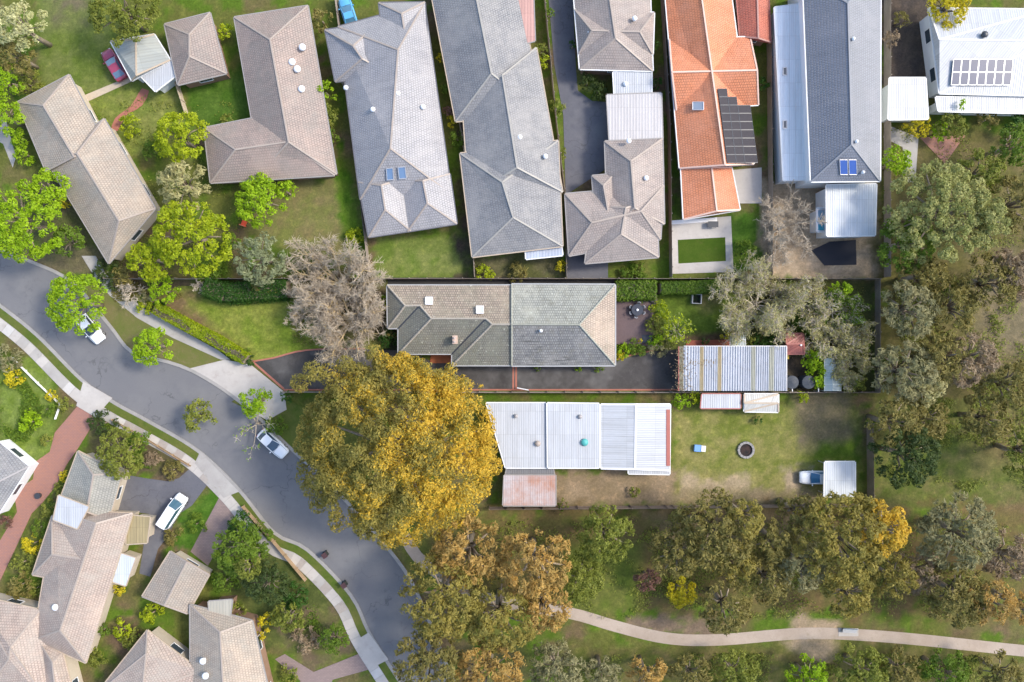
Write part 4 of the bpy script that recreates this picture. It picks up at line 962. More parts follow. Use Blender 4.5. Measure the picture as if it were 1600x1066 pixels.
wl = MB(); wl.slab([(W(a, b, 0)[0] * .968, W(a, b, 0)[1] * .968) for a, b in ((611, 450), (955, 450), (955, 565), (713, 565), (713, 547), (629, 547), (629, 508), (611, 508))], 0, 2.68)
obj('wall', wl, WALLB, T_)
for a, b_, an in ((650, 547, -90), (690, 547, -90), (740, 565, -90), (860, 565, -90), (920, 565, -90)):
    window(T_, (W(a, b_)[0] * .968, W(a, b_)[1] * .968, 1.5), R(an), 1.7, 1.2)
# chimney, skylights and vents of the old house
x, y, _ = W(711.5, 531, 4.2); mb = MB().box((x, y, 4.1), (.55, 1.0, 1.5)); mb.box((x, y, 4.9), (.65, 1.1, .12))
ch = obj('chimney', mb, M_rough('chimney_brick', (.62, .48, .40), (.5, .36, .28), 1.5, 6), rf2)
for s_ in (-.25, .25): pass
mb = MB()
for s_ in (-.25, .25): mb.cyl((x, y + s_, 4.9), .14, .35, 10)
obj('chimney_pot', mb, M_plain('pot_clay', (.5, .42, .36)), T_)
SK = M_glass('white_skylight', (.62, .64, .68), .3)
for a, b_, z_ in ((670.5, 470, 4.0), (750, 484, 4.75)):
    skylight(rf1, [(a - 5.5, b_ - 5.5), (a + 5.5, b_ - 5.5), (a + 5.5, b_ + 5.5), (a - 5.5, b_ + 5.5)], z_ + .12, (-.2, -.2, .2, .2), SK, WHITE)
vent(rf3, 845, 517, 5.4, .2)

# ------------------------------------------------------------------ fences
def fence(label, line, h=1.8, m=None, step=.16):
    p0 = W(*line[0]); T = thing('fence', label, 'fence', p0)
    pal = MB(); rail = MB(); post = MB()
    for (a, b_) in zip(line[:-1], line[1:]):
        A, Bv = Vector(W(*a)), Vector(W(*b_)); d = Bv - A; L = d.length; ang = math.atan2(d.y, d.x); k = max(1, int(L / step))
        for j in range(k):
            p = A + d * ((j + .5) / k); pal.box((p.x, p.y, h / 2 + random.uniform(-.03, .03)), (step - .012, .02, h), ang)
        sn = Vector((-d.y, d.x, 0)).normalized() * .035
        for z in (.35, h - .35): rail.bar(A + sn + Vector((0, 0, z)), Bv + sn + Vector((0, 0, z)), .045, .09)
        for j in range(int(L / 2.4) + 1):
            p = A + d * min(1, j * 2.4 / L) + sn * 2.4; post.box((p.x, p.y, (h + .05) / 2), (.1, .1, h + .05), ang)
    obj('paling', pal, m or WOOD_G, T)['kind'] = 'stuff'; obj('rail', rail, m or WOOD_G, T); obj('post', post, m or WOOD_G, T)['kind'] = 'stuff'
    return T
fence('long paling fence between the old house and houses above', [(172, 437), (450, 437), (800, 437), (1366, 437)], 1.6)
fence('paling fence between the dark driveway and white roofed house', [(448, 612), (800, 612.5), (1060, 612.5)])
fence('paling fence behind the two white sheds and water tanks', [(1062, 612.5), (1366, 612.5)])
fence('paling fence across the far end of the old lot', [(1367, 437), (1367, 612)], 1.5)
fence('paling fence between the brown and pale grey houses', [(527, 0), (556, 220), (580, 434)])
fence('paling fence between the pale grey and slate houses', [(672, -40), (690, 70), (732, 250), (742, 434)])
fence('paling fence beside the shared asphalt driveway', [(846, -40), (868, 190), (882, 310), (884, 434)])
fence('paling fence between the taupe and terracotta houses', [(1030, -40), (1043, 200), (1046, 434)], m=WOOD_G)
fence('paling fence between the terracotta and white houses', [(1198, 70), (1200, 290), (1200, 434)])
fence('paling fence beside the tall white house facing the trees', [(1381, -40), (1381, 434)])
fence('brown paling fence along the reserve', [(765, 792), (1050, 790), (1354, 787)], m=WOOD)
fence('brown paling fence at the carport end of the yard', [(1354, 660), (1355, 786)], 1.9, WOOD)
fence('low timber fence along the dark garden by the footpath', [(382, 790), (430, 845), (480, 905)], 1.1, M_rough('tan_wood', (.42, .30, .18), (.34, .24, .15), .5, 5))
fence('low timber edge before the shrubs near the blue grey driveway', [(178, 656), (225, 682), (300, 728)], .7, M_rough('honey_wood', (.5, .34, .2), (.42, .3, .18), .5, 5))
fence('thin timber fence from the brown house to the round tree', [(281, 135), (296, 182)], 1.5, CREAM)
fence('low white picket fence by the brick driveway', [(22, 560), (60, 598), (96, 632), (88, 655)], .5, WHITE)

# ------------------------------------------------------------------ vehicles
def loft(mb, st):
    """st: rows of (x, half width, z0, z1): a rounded box section along x"""
    i0 = len(mb.v); n = 8
    for x, hw, z0, z1 in st:
        c = min(.12, (z1 - z0) * .35)
        for y, z in ((-hw + c, z0), (hw - c, z0), (hw, z0 + c), (hw, z1 - c), (hw - c * 1.3, z1), (-hw + c * 1.3, z1), (-hw, z1 - c), (-hw, z0 + c)): mb.v.append((x, y, z))
    for k in range(len(st) - 1):
        for q in range(n):
            r = (q + 1) % n; mb.f.append([i0 + k * n + q, i0 + (k + 1) * n + q, i0 + (k + 1) * n + r, i0 + k * n + r]); mb.uv.append(None)
    mb.f.append([i0 + q for q in range(n)]); mb.uv.append(None); mb.f.append([i0 + (len(st) - 1) * n + q for q in range(n)][::-1]); mb.uv.append(None)
    return mb
def car(name, label, cat, u, v, ang, paint_c, L=4.5, van=False, glass=(.04, .06, .08)):
    x, y, _ = W(u, v, 1); T = thing(name, label, cat, (x, y, .03), R(ang))
    pm, n, b = new_mat('car_paint'); b.inputs['Base Color'].default_value = rgba(paint_c); b.inputs['Roughness'].default_value = .3; b.inputs['Coat Weight'].default_value = .4
    gl = M_glass('car_glass', glass); h = L / 2; k = L / 4.5
    hz = .95 if not van else 1.1
    body = loft(MB(), [(-h, .70, .35, .80), (-h + .15, .82, .25, .92), (-h + .8, .89, .22, hz), (0, .90, .22, hz), (h - 1.1 * k, .89, .22, .92), (h - .4, .84, .22, .82), (h - .08, .72, .28, .72), (h, .6, .35, .62)])
    obj('body', body, pm, T, True, True)
    t = 1.45 if not van else 1.95
    xr, xf = (-h + .35, h - 1.9 * k) if not van else (-h + .15, h - 1.3)
    xb, xw = (-h + (.95 if not van else .25)) , xf - (.65 if not van else .45)
    xw2 = xf + .15
    rp = MB(); rp.slab([(xb, -.62), (xw, -.60), (xw + .06, 0), (xw, .60), (xb, .62), (xb - .05, 0)], t - .06, t); obj('roof_panel', rp, pm, T, False, True)
    obj('windscreen', MB().face([(xw2 + .25, -.74, hz), (xw2 + .33, 0, hz), (xw2 + .25, .74, hz), (xw, .60, t - .03), (xw + .06, 0, t - .03), (xw, -.60, t - .03)]), gl, T, False, True)
    obj('rear_window', MB().face([(xr, .74, hz), (xr - .05, 0, hz), (xr, -.74, hz), (xb, -.62, t - .03), (xb - .05, 0, t - .03), (xb, .62, t - .03)]), gl, T, False, True)
    gp = MB(); gp.bar((xw2 + .36, -.72, hz + .012), (xw2 + .36, .72, hz + .012), .03, .02)
    for s in (-1, 1): gp.bar((xw2 + .36, s * .74, hz), (h - .3, s * .66, .84), .025, .02)
    gp.box((h - .02, 0, .5), (.06, 1.1, .16)); gp.box((-h + .02, 0, .55), (.05, .5, .12))
    obj('trim', gp, BLACK, T, False, True)
    for s in (-1, 1):
        obj('side_window', MB().face([(xr, s * .76, hz), (xw2 + .25, s * .76, hz), (xw, s * .61, t - .03), (xb, s * .63, t - .03)]), gl, T, False, True)
        pl = MB(); pl.bar((xw2 + .25, s * .75, hz), (xw, s * .61, t - .02), .07, .06); pl.bar((xr, s * .75, hz), (xb, s * .62, t - .02), .09, .06); pl.bar((xb, s * .63, t - .03), (xw, s * .61, t - .03), .06, .06)
        obj('pillar', pl, pm, T, False, True)
        obj('mirror', MB().box((xw2 + .1, s * .98, hz + .06), (.12, .2, .13)), pm, T, False, True)
        obj('headlight', MB().box((h - .16, s * .56, .66), (.22, .26, .12)), M_glass('lamp_glass', (.6, .62, .62)), T, False, True)
        obj('tail_light', MB().box((-h + .06, s * .6, .8), (.1, .22, .14)), M_glass('tail_glass', (.4, .03, .02)), T, False, True)
        for xx in (-h + .85 * k, h - .85 * k):
            wh = obj('wheel', MB().tube([(xx, s * .72, .32), (xx, s * .92, .32)], .32, 14), BLACK, T, False, True)
            obj('rim', MB().tube([(xx, s * .9, .32), (xx, s * .93, .32)], .2, 10), ALU, wh, False, True)
    return T
WC = (.8, .82, .84)
car('parked_car', 'white car on the street beside the golden tree', 'car', 425, 694, -43, WC, 4.7, glass=(.05, .09, .14))
car('parked_car', 'white car half hidden under the round street tree', 'car', 140, 514, -52 + 90 - 90, WC, 4.4)
car('parked_van', 'white van on the blue grey driveway', 'van', 269, 799, 57, WC, 5.0, True, glass=(.05, .12, .16))
car('parked_car', 'white car nosing out of the square white carport', 'car', 1276, 747, 180, WC, 4.4, glass=(.05, .18, .32))
car('parked_car', 'maroon car on the grass beside the annex', 'car', 176, 100, 121, (.30, .05, .10), 4.6, glass=(.12, .2, .3))
car('parked_car', 'blue car behind the pale grey house', 'car', 543, 18, 108, (.10, .36, .62), 4.2, glass=(.08, .2, .3))

# ------------------------------------------------------------------ things on the lot
# corrugated shed roof: sheets laid side by side
T_ = thing('shed', 'corrugated white shed roof with four yellowed clear strips', 'shed', W(1145, 577))
zS = 3.0; xl, yt, _ = W(1068, 541.5, zS); xr_, yb, _ = W(1228.5, 611, zS)
SH = M_rough('galvanised_sheet', (.50, .52, .56), (.42, .44, .47), .5, 3, (.34, .32, .30), .45, 0, .5, .25)
SH_Y = M_rough('yellowed_sheet', (.56, .45, .26), (.50, .42, .26), .6, 3, None, .4, 0); SH_C = M_rough('cream_sheet_strip', (.52, .51, .40), (.48, .47, .38), .6, 3, None, .4, 0)
edges = [1068, 1082, 1093, 1099, 1110, 1121, 1127, 1139, 1151, 1163, 1173, 1180, 1191, 1201, 1209, 1219, 1228.5]
for a, b_ in zip(edges[:-1], edges[1:]):
    xa, xb = W(a, 0, zS)[0], W(b_, 0, zS)[0]; nr = max(3, int((xb - xa) / .3)); mb = MB(); prof = []
    for k in range(nr):
        x0 = xa + (xb - xa) * k / nr; wq = (xb - xa) / nr
        prof += [(x0, .0), (x0 + wq * .45, .0), (x0 + wq * .52, .11), (x0 + wq * .9, .11)]
    prof.append((xb, 0.0))
    ym = (yt + yb) / 2
    for (p, q2) in zip(prof[:-1], prof[1:]):
        mb.face([(p[0], yb, zS + p[1] - .1), (q2[0], yb, zS + q2[1] - .1), (q2[0], yt, zS + q2[1] + .12), (p[0], yt, zS + p[1] + .12)])
    obj('roof_sheet', mb, SH_Y if a in (1093, 1121) else SH_C if a in (1173, 1201) else SH, T_)
mb = MB(); x, y, _ = W(1064.5, 541.5, zS); mb.box((x, (yt + yb) / 2, zS - .02), (.55, yt - yb, .16)); obj('gutter', mb, M_rough('mossy_gutter', (.24, .22, .16), (.15, .15, .09), 1.5, 4, (.4, .38, .34)), T_)
mb = MB(); mb.box((x - .34, (yt + yb) / 2, zS - .05), (.12, yt - yb, .2)); obj('fascia', mb, GUT_R, T_)
mb = MB(); mb.box((xr_ + .04, (yt + yb) / 2, zS), (.08, yt - yb, .2)); mb.box(((xl + xr_) / 2, yt + .05, zS + .1), (xr_ - xl, .1, .14)); obj('trim', mb, ALU, T_)
mb = MB(); mb.slab([(xl + .1, yb + .2), (xr_ - .2, yb + .2), (xr_ - .2, yt - .25), (xl + .1, yt - .25)], -.05, 2.82); obj('wall', mb, WALLG, T_)
# leaf litter on the shed roof
rng = np.random.default_rng(5); n_ = 420
X = np.stack([rng.normal(W(1066, 0, 3)[0], .7, n_), rng.uniform(yb, yt, n_), np.full(n_, 3.14)], 1); X[300:, 0] = W(1085, 0, 3)[0] + rng.uniform(-.8, 2.8, 120); X[300:, 1] = W(0, 566, 3)[1] + rng.normal(size=120) * .25
cb = np.array(FOL['brown'][0]) * rng.uniform(.6, 1.6, (n_, 1))
lo = obj('leaf_litter', leaf_mesh('leaf_litter', X, rng.normal(size=(n_, 3)) * .2 + [0, 0, 1], .09, 1.3, cb, rng), None); tag(lo, 'dead brown leaves lying on the corrugated shed roof', 'leaves', kind='stuff')
# deck
T_ = thing('deck', 'dark purple brown timber deck behind the old house', 'deck', W(990, 500))
DK = M_rough('deck_stain', (.145, .10, .10), (.12, .085, .085), .5, 5, None, .7, .003); mb = MB()
y0, y1 = W(0, 538)[1], W(0, 466)[1]; k = int((y1 - y0) / .14)
for j in range(k):
    yy = y0 + (j + .5) * .14; vpx = 533 - yy / S
    xe = 1026 if vpx < 478 else 1020 if vpx < 524 else 1002
    mb.box(((W(960, 0)[0] + W(xe, 0)[0]) / 2, yy, .42), (W(xe, 0)[0] - W(960, 0)[0], .128, .04))
obj('deck_board', mb, DK, T_)['kind'] = 'stuff'
mb = MB(); mb.box(((W(961, 0)[0] + W(1019, 0)[0]) / 2, (y0 + y1) / 2, .2), (W(1018, 0)[0] - W(962, 0)[0], y1 - y0 - .4, .36)); obj('deck_frame', mb, DARKM, T_)
for j in range(3):
    mb = MB(); xa, xb = W(1003, 0)[0], W(1017, 0)[0]; yy = W(0, 527 + j * 5.5)[1]; mb.box(((xa + xb) / 2, yy, .34 - j * .11), (xb - xa, .4, .05)); obj('step', mb, DK, T_)
mb = MB(); a = W(1013, 467); b_ = W(1024, 474); mb.bar((a[0], a[1], .75), (b_[0], b_[1], .75), .45, .08); mb.bar((a[0], a[1], .58), (b_[0], b_[1], .58), .1, .3)
tag(obj('bench', mb, M_plain('dark_timber', (.05, .045, .05), .7)), 'dark timber bench on the deck corner by the hedge', 'bench')
# table and chairs
tx, ty, _ = W(995.5, 484.5, 1); TB = thing('table', 'round black table on the purple brown deck', 'table', (tx, ty, .44))
obj('tabletop', MB().cyl((0, 0, .70), .78, .04, 28), M_plain('black_tabletop', (.035, .04, .055), .35), TB, local=True)
for a_ in range(4): t_ = a_ * math.pi / 2 + .4; obj('leg', MB().tube([(math.cos(t_) * .5, math.sin(t_) * .5, 0), (math.cos(t_) * .42, math.sin(t_) * .42, .7)], .03, 6), DARKM, TB, local=True)
pm_ = MB().cyl((0, 0, 0), .17, .06, 16); pm_.tube([(0, 0, .06), (0, 0, .2), (0, 0, .24)], [.15, .15, .05], 14)
o = obj('lantern', pm_, WHITE); o.location = (tx, ty, 1.18); tag(o, 'white round lantern in the middle of the black table', 'lantern')
CH = thing('chair', 'dark chair with pale back at the round deck table', 'chair', (0, 0, .44), 0, 'chairs round the deck table')
obj('seat', MB().box((0, 0, .43), (.44, .44, .04)), DARKM, CH, local=True)
bk = MB()
for a_ in range(7):
    t0, t1 = R(-60 + a_ * 17.1), R(-60 + (a_ + 1) * 17.1)
    bk.bar((.02 + .24 * math.cos(t0), .24 * math.sin(t0), .74), (.02 + .24 * math.cos(t1), .24 * math.sin(t1), .74), .05, .2)
obj('backrest', bk, M_plain('pale_mesh', (.45, .47, .50), .5), CH, local=True)
for i in (-1, 1):
    for j in (-1, 1): obj('leg', MB().tube([(i * .2, j * .2, 0), (i * .18, j * .18, .42)], .018, 5), ALU, CH, local=True)
wh = ['by the hedge', 'facing the garden shrubs', 'nearest the bench', 'facing the house', 'nearest the house wall', 'nearest the steps']
angs = [75, 25, -25, -100, 155, 205]
labs = ['deck chair tucked behind the table on the hedge side', 'deck chair between table and bench, nearest the bench', 'deck chair on the shrub side nearest the deck steps', 'deck chair on the driveway side of the black table', 'deck chair near the house wall on the hedge side', 'deck chair near the house wall on the driveway side']
for k, (a_, l_) in enumerate(zip(angs, labs)):
    p = (tx + math.cos(R(a_)) * .86, ty + math.sin(R(a_)) * .86, .44)
    if k == 0: CH.location = p; CH.rotation_euler = (0, 0, R(a_)); CH['label'] = l_
    else: dup(CH, p, R(a_), l_)
# square white framed planter on the back lawn
x, y, _ = W(1089, 467, .6); T_ = thing('planter', 'square white framed planter box on the back lawn', 'planter', (x, y, 0), R(-3))
mb = MB()
for s in (-1, 1): mb.box((s * .6, 0, .35), (.09, 1.3, .7)); mb.box((0, s * .62, .35), (1.1, .08, .7))
obj('frame', mb, M_plain('pale_frame', (.62, .60, .58), .5), T_, local=True); obj('soil', MB().box((0, 0, .12), (1.1, 1.15, .2)), M_rough('dark_soil', (.02, .022, .02), (.03, .03, .025), 2, 8), T_, local=True)
rng = np.random.default_rng(2); X = rng.uniform(-.5, .5, (60, 3)) * [1, 1, 0] + [0, 0, .27]; obj('plant', leaf_mesh('plant', X, rng.normal(size=(60, 3)) * .5 + [0, 0, 1], .09, 1.3, np.tile(FOL['deep'][0], (60, 1)), rng), None, T_, local=True)
# glass lean-to by the shed
T_ = thing('glasshouse', 'small glass roofed lean-to against the corrugated shed', 'glasshouse', W(1153, 529)); q = [(1141, 520.5), (1165, 520), (1165, 541), (1140.5, 541)]
fr = MB(); zz_ = 2.2
for k in range(7):
    f = k / 6; a = W(q[0][0] + (q[1][0] - q[0][0]) * f, 520.3, zz_ - .15); b_ = W(q[3][0] + (q[2][0] - q[3][0]) * f, 541, zz_ + .15); fr.bar(a, b_, .05, .06)
for k in range(3):
    f = k / 2; fr.bar(W(1141, 520.5 + 20.4 * f, zz_ - .15 + .3 * f), W(1165, 520.2 + 20.7 * f, zz_ - .15 + .3 * f), .06, .06)
for a, b_ in q[:2]: x, y, _ = W(a, b_, 2); fr.box((x, y, 1.0), (.07, .07, 2.0))
obj('frame', fr, WHITE, T_)
gm_, n, b = new_mat('greenhouse_pane'); b.inputs['Base Color'].default_value = (.55, .63, .62, 1); b.inputs['Alpha'].default_value = .62; b.inputs['Roughness'].default_value = .15
for k in range(6):
    f0, f1 = k / 6, (k + 1) / 6; g = lambda f, top_: W((q[0][0] if top_ else q[3][0]) + 24 * f, 520.3 if top_ else 541, zz_ - .15 if top_ else zz_ + .15)
    obj('pane', MB().face([g(f0, 1), g(f1, 1), g(f1, 0), g(f0, 0)]), gm_, T_)
# hut with red roof
house('hut', 'small red brown roofed hut beside the corrugated shed', [B([(1228.5, 522), (1255, 521.5), (1257, 553), (1229, 553)], [(1229, 538), (1256, 537)], 2.1, 2.5, over=.15)], M_metal('red_brown_sheet', (.33, .10, .075), (.26, .085, .065), .25), WOOD, GUT_R, GUT_R, cat='hut', wins=False)
x, y, _ = W(1252, 539.5, 2.6); tag(obj('white_cap', MB().cyl((x, y, 2.3), .13, .3, 10), WHITE), 'small white cap on the red hut roof', 'cap')
x, y, _ = W(1229.5, 558, 1.2); T_ = thing('bin', 'yellow lidded bin at the corner of the corrugated shed', 'bin', (x, y, 0))
obj('body', MB().tube([(.1, 0, 0), (.1, 0, .95)], [.24, .3], 4), DARKM, T_, local=True); obj('lid', MB().box((.1, 0, 1.0), (.5, .55, .08)), M_plain('yellow_lid', (.75, .5, .02), .4), T_, local=True)
TK = M_rough('dark_tank', (.045, .055, .07), (.06, .07, .085), 1, 5, (.09, .09, .085), .6, .01)
for a, b_, l_ in ((1238, 597.5, 'round dark water tank close to the corrugated shed'), (1264, 597.5, 'round dark water tank near the white post')):
    x, y, _ = W(a, b_, 1.8); T_ = thing('water_tank', l_, 'water tank', (x, y, 0), 0, 'round water tanks'); mb = MB()
    rr = []
    pts_ = []
    for j in range(15): pts_.append((0, 0, j * .12)); rr.append(.86 + .03 * (j % 2))
    mb.tube(pts_, rr, 22); obj('body', mb, TK, T_, local=True); obj('lid', MB().tube([(0, 0, 1.66), (0, 0, 1.76), (0, 0, 1.9)], [.9, .88, .1], 22), TK, T_, local=True); obj('inlet', MB().cyl((.35, .1, 1.75), .18, .14, 12), DARKM, T_, local=True)
mb = MB()
for p, q2 in (((1230, 604), (1238, 604)), ((1238, 604), (1238, 612))): a, b_ = W(*p, 1.5), W(*q2, 1.5); mb.bar(a, b_, .1, .1)
for p in ((1230, 604), (1238, 610)): a = W(*p, 1.5); mb.box((a[0], a[1], .72), (.09, .09, 1.45))
tag(obj('pipe_frame', mb, WHITE), 'white pipe frame between the shed and first tank', 'frame')
mb = MB(); a, b_ = W(1277.5, 594, 1.6), W(1279, 612, 1.6); mb.bar(a, b_, .1, .1)
for p in (a, b_): mb.box((p[0], p[1], .78), (.08, .08, 1.56))
tag(obj('rail_frame', mb, WHITE), 'white post and rail beside the second tank', 'rail')
T_ = thing('glasshouse', 'pale long glasshouse half hidden by the pale trees', 'glasshouse', W(1302, 588))
for k in range(5):
    for j in range(2):
        u0, u1 = 1288 + j * 13, 1300.4 + j * 13; v0 = 560 + k * 10.2
        obj('pane', MB().face([W(u0, v0, 2.1 + .4 * j), W(u1, v0, 2.5 - .0 * j if j == 0 else 2.1), W(u1, v0 + 9.8, 2.5 if j == 0 else 2.1), W(u0, v0 + 9.8, 2.1 + .4 * j)]), gm_, T_)
fr = MB()
for k in range(6): v0 = 559.8 + k * 10.2; fr.bar(W(1288, v0, 2.1), W(1301, v0, 2.5), .06, .06); fr.bar(W(1301, v0, 2.5), W(1314, v0, 2.1), .06, .06)
for a, z in ((1288, 2.1), (1301, 2.5), (1314, 2.1)): fr.bar(W(a, 559.8, z), W(a, 611, z), .06, .06)
for a in (1288, 1314):
    for b_ in (560, 611): x, y, _ = W(a, b_, 2); fr.box((x, y, 1), (.07, .07, 2.05))
obj('frame', fr, M_plain('pale_green_frame', (.5, .56, .53)), T_)
mb = MB(); qs = [W(808, 606.5, 1.3), W(826, 610, 1.3)]; mb.bar(qs[0], qs[1], .07, .07); mb.bar((qs[0][0], qs[0][1], .3), (qs[1][0], qs[1][1], .3), .07, .07)
for f in range(7): p = Vector(qs[0]).lerp(Vector(qs[1]), f / 6); mb.box((p.x, p.y, .7), (.04, .04, 1.35))
tag(obj('gate', mb, WHITE), 'white gate standing ajar at the brick band', 'gate')
# ------------------------------------------------------------------ street furniture and yard things
BIN = M_plain('bin_green', (.03, .035, .03), .5)
for a, b_, l_ in ((507, 868, 'dark wheelie bin on the kerb near the low timber fence'), (537, 915, 'dark wheelie bin on the kerb nearer the mauve driveway')):
    x, y, _ = W(a, b_, 1); T_ = thing('wheelie_bin', l_, 'bin', (x, y, .1), R(-55), 'wheelie bins on the kerb')
    obj('body', MB().slab([(-.3, -.3), (.3, -.3), (.3, .3), (-.3, .3)], .05, .95), BIN, T_, local=True); obj('lid', MB().box((.02, 0, 1.0), (.72, .68, .07)), M_plain('bin_lid', (.07, .03, .03), .5), T_, local=True)
    for s in (-1, 1): obj('wheel', MB().tube([(-.3, s * .2, .1), (-.3, s * .3, .1)], .1, 10), BLACK, T_, local=True)
x, y, _ = W(1165, 703); T_ = thing('fire_pit', 'round dark fire pit on the neighbour lawn', 'fire pit', (x, y, 0)); mb = MB()
for k in range(14): t_ = k * 2 * math.pi / 14; obj('stone', MB().box((math.cos(t_) * 1.0, math.sin(t_) * 1.0, .15), (.3, .42, .3), t_), WALLG, T_, local=True)
obj('ash', MB().cyl((0, 0, 0), .9, .08, 20), M_rough('ash', (.02, .018, .018), (.06, .035, .03), 2, 6), T_, local=True)
x, y, _ = W(1094, 701, .5); T_ = thing('cool_box', 'small blue and white box on the neighbour lawn', 'box', (x, y, 0), R(-4)); obj('body', MB().box((-.3, 0, .25), (.9, .9, .5)), M_plain('blue_plastic', (.16, .34, .68), .4), T_, local=True); obj('lid', MB().box((.45, 0, .3), (.6, .8, .55)), M_plain('cream_plastic', (.75, .74, .66), .5), T_, local=True)
x, y, _ = W(1325, 984); T_ = thing('park_bench', 'pale park bench beside the gravel path', 'bench', (x, y, 0), R(-3))
structure('bench_pad', MB().slab([W(a, b)[:2] for a, b in ((1310, 981), (1341, 982), (1341, 994), (1310, 994))], 0, .05), CONC_P)
for k in range(4): obj('slat', MB().box((0, -.2 + k * .13, .46), (1.9, .11, .04)), ALU, T_, local=True)
obj('backrest', MB().box((0, .36, .72), (1.9, .05, .35)), M_plain('blue_slats', (.3, .38, .46)), T_, local=True)
for s in (-.8, .8): obj('leg', MB().box((s, 0, .22), (.08, .45, .44)), DARKM, T_, local=True)
x, y, _ = W(381, 349, .4); T_ = thing('garden_chair', 'small red garden chair at the edge of the dry lawn', 'chair', (x, y, 0), R(70)); rp_ = M_plain('red_plastic', (.72, .09, .03), .4)
obj('seat', MB().box((0, 0, .38), (.75, .7, .06)), rp_, T_, local=True); obj('backrest', MB().box((-.38, 0, .68), (.1, .7, .6)), M_plain('red_back', (.75, .2, .12), .4), T_, local=True)
for i in (-.3, .3):
    for j in (-.28, .28): obj('leg', MB().box((i, j, .17), (.06, .06, .35)), rp_, T_, local=True)
dark_mb = MB(); tp = [W(a, b)[:2] for a, b in ((1268, 391), (1296, 378), (1337, 375), (1338, 414), (1288, 415))]; dark_mb.slab(tp, 0, .08)
tag(obj('dark_patch', dark_mb, NAVY), 'flat dark patch on the bare earth below the extension', 'sheet')  # flat near-black patch laid on the earth
x, y, _ = W(9, 817, .8); tree('flowering_shrub', 9, 817, 10, 1.2, 'maroon', 'small crimson flowering shrub on the brick driveway edge', 'shrub')
mb = MB(); x, y, _ = W(62, 774); mb.cyl((x, y, 0), .35, .5, 12, .42); tag(obj('plant_pot', mb, DARKM), 'dark round pot standing on the red brick driveway', 'pot')
sheet('pool_edge', [(1048, 345), (1120, 340), (1120, 346), (1049, 351)], .1, WHITE, 0)
T_ = thing('outdoor_table', 'grey outdoor table on the concrete by the orange roof', 'table', W(1112, 352)); x, y, _ = W(1112, 352)
obj('tabletop', MB().box((x, y, .74), (1.4, .8, .05)), DARKM, T_)
for i in (-.6, .6):
    for j in (-.3, .3): obj('leg', MB().box((x + i, y + j, .36), (.06, .06, .72)), ALU, T_)

# ------------------------------------------------------------------ trees
G = 'street and garden trees'
# the golden tree: lobes traced
rng = np.random.default_rng(77); L_ = []
cx, cy = 622, 706
for i in range(300):
    best = None
    for k in range(10):
        t = rng.uniform(0, 2 * math.pi); d = math.sqrt(rng.uniform(0, 1)); a, b_ = cx + math.cos(t) * d * 152, cy + math.sin(t) * d * 142
        q = min([math.hypot(a - o[0], b_ - o[1]) for o in L_], default=99)
        if min(math.hypot(a - 548, b_ - 680) - 10, math.hypot(a - 580, b_ - 708), math.hypot(a - 715, b_ - 755), math.hypot(a - 540, b_ - 790), math.hypot(a - 745, b_ - 655)) < 14: q = 0
        if best is None or q > best[0]: best = (q, a, b_, d)
    L_.append((best[1], best[2], 6.5 + 8.5 * math.sqrt(max(0, 1 - best[3] ** 2)) + rng.uniform(-1.6, 1.2), rng.uniform(7.5, 15)))
for a, b_, r in ((470, 598, 14), (490, 580, 15), (515, 585, 16), (540, 570, 13), (560, 588, 17), (585, 552, 13), (600, 570, 16), (575, 600, 17), (620, 575, 17), (640, 590, 17), (660, 580, 14), (670, 597, 16), (690, 590, 11), (700, 602, 14), (715, 604, 9), (725, 592, 6), (735, 600, 6), (705, 576, 10), (750, 604, 5), (650, 566, 9), (630, 558, 9)):
    L_.append((a, b_, 9 + rng.uniform(-1.5, 1.5), r))
tree('golden_gum_tree', cx, cy, 160, 17, 'goldolive', 'huge golden leaved tree overhanging the driveway and street', lobes=L_, dens=2.3, leaf=.125, asp=1.4, squash=.95, base=6, tone=.5, bark=BARK_PALE, sun_tint='gold')
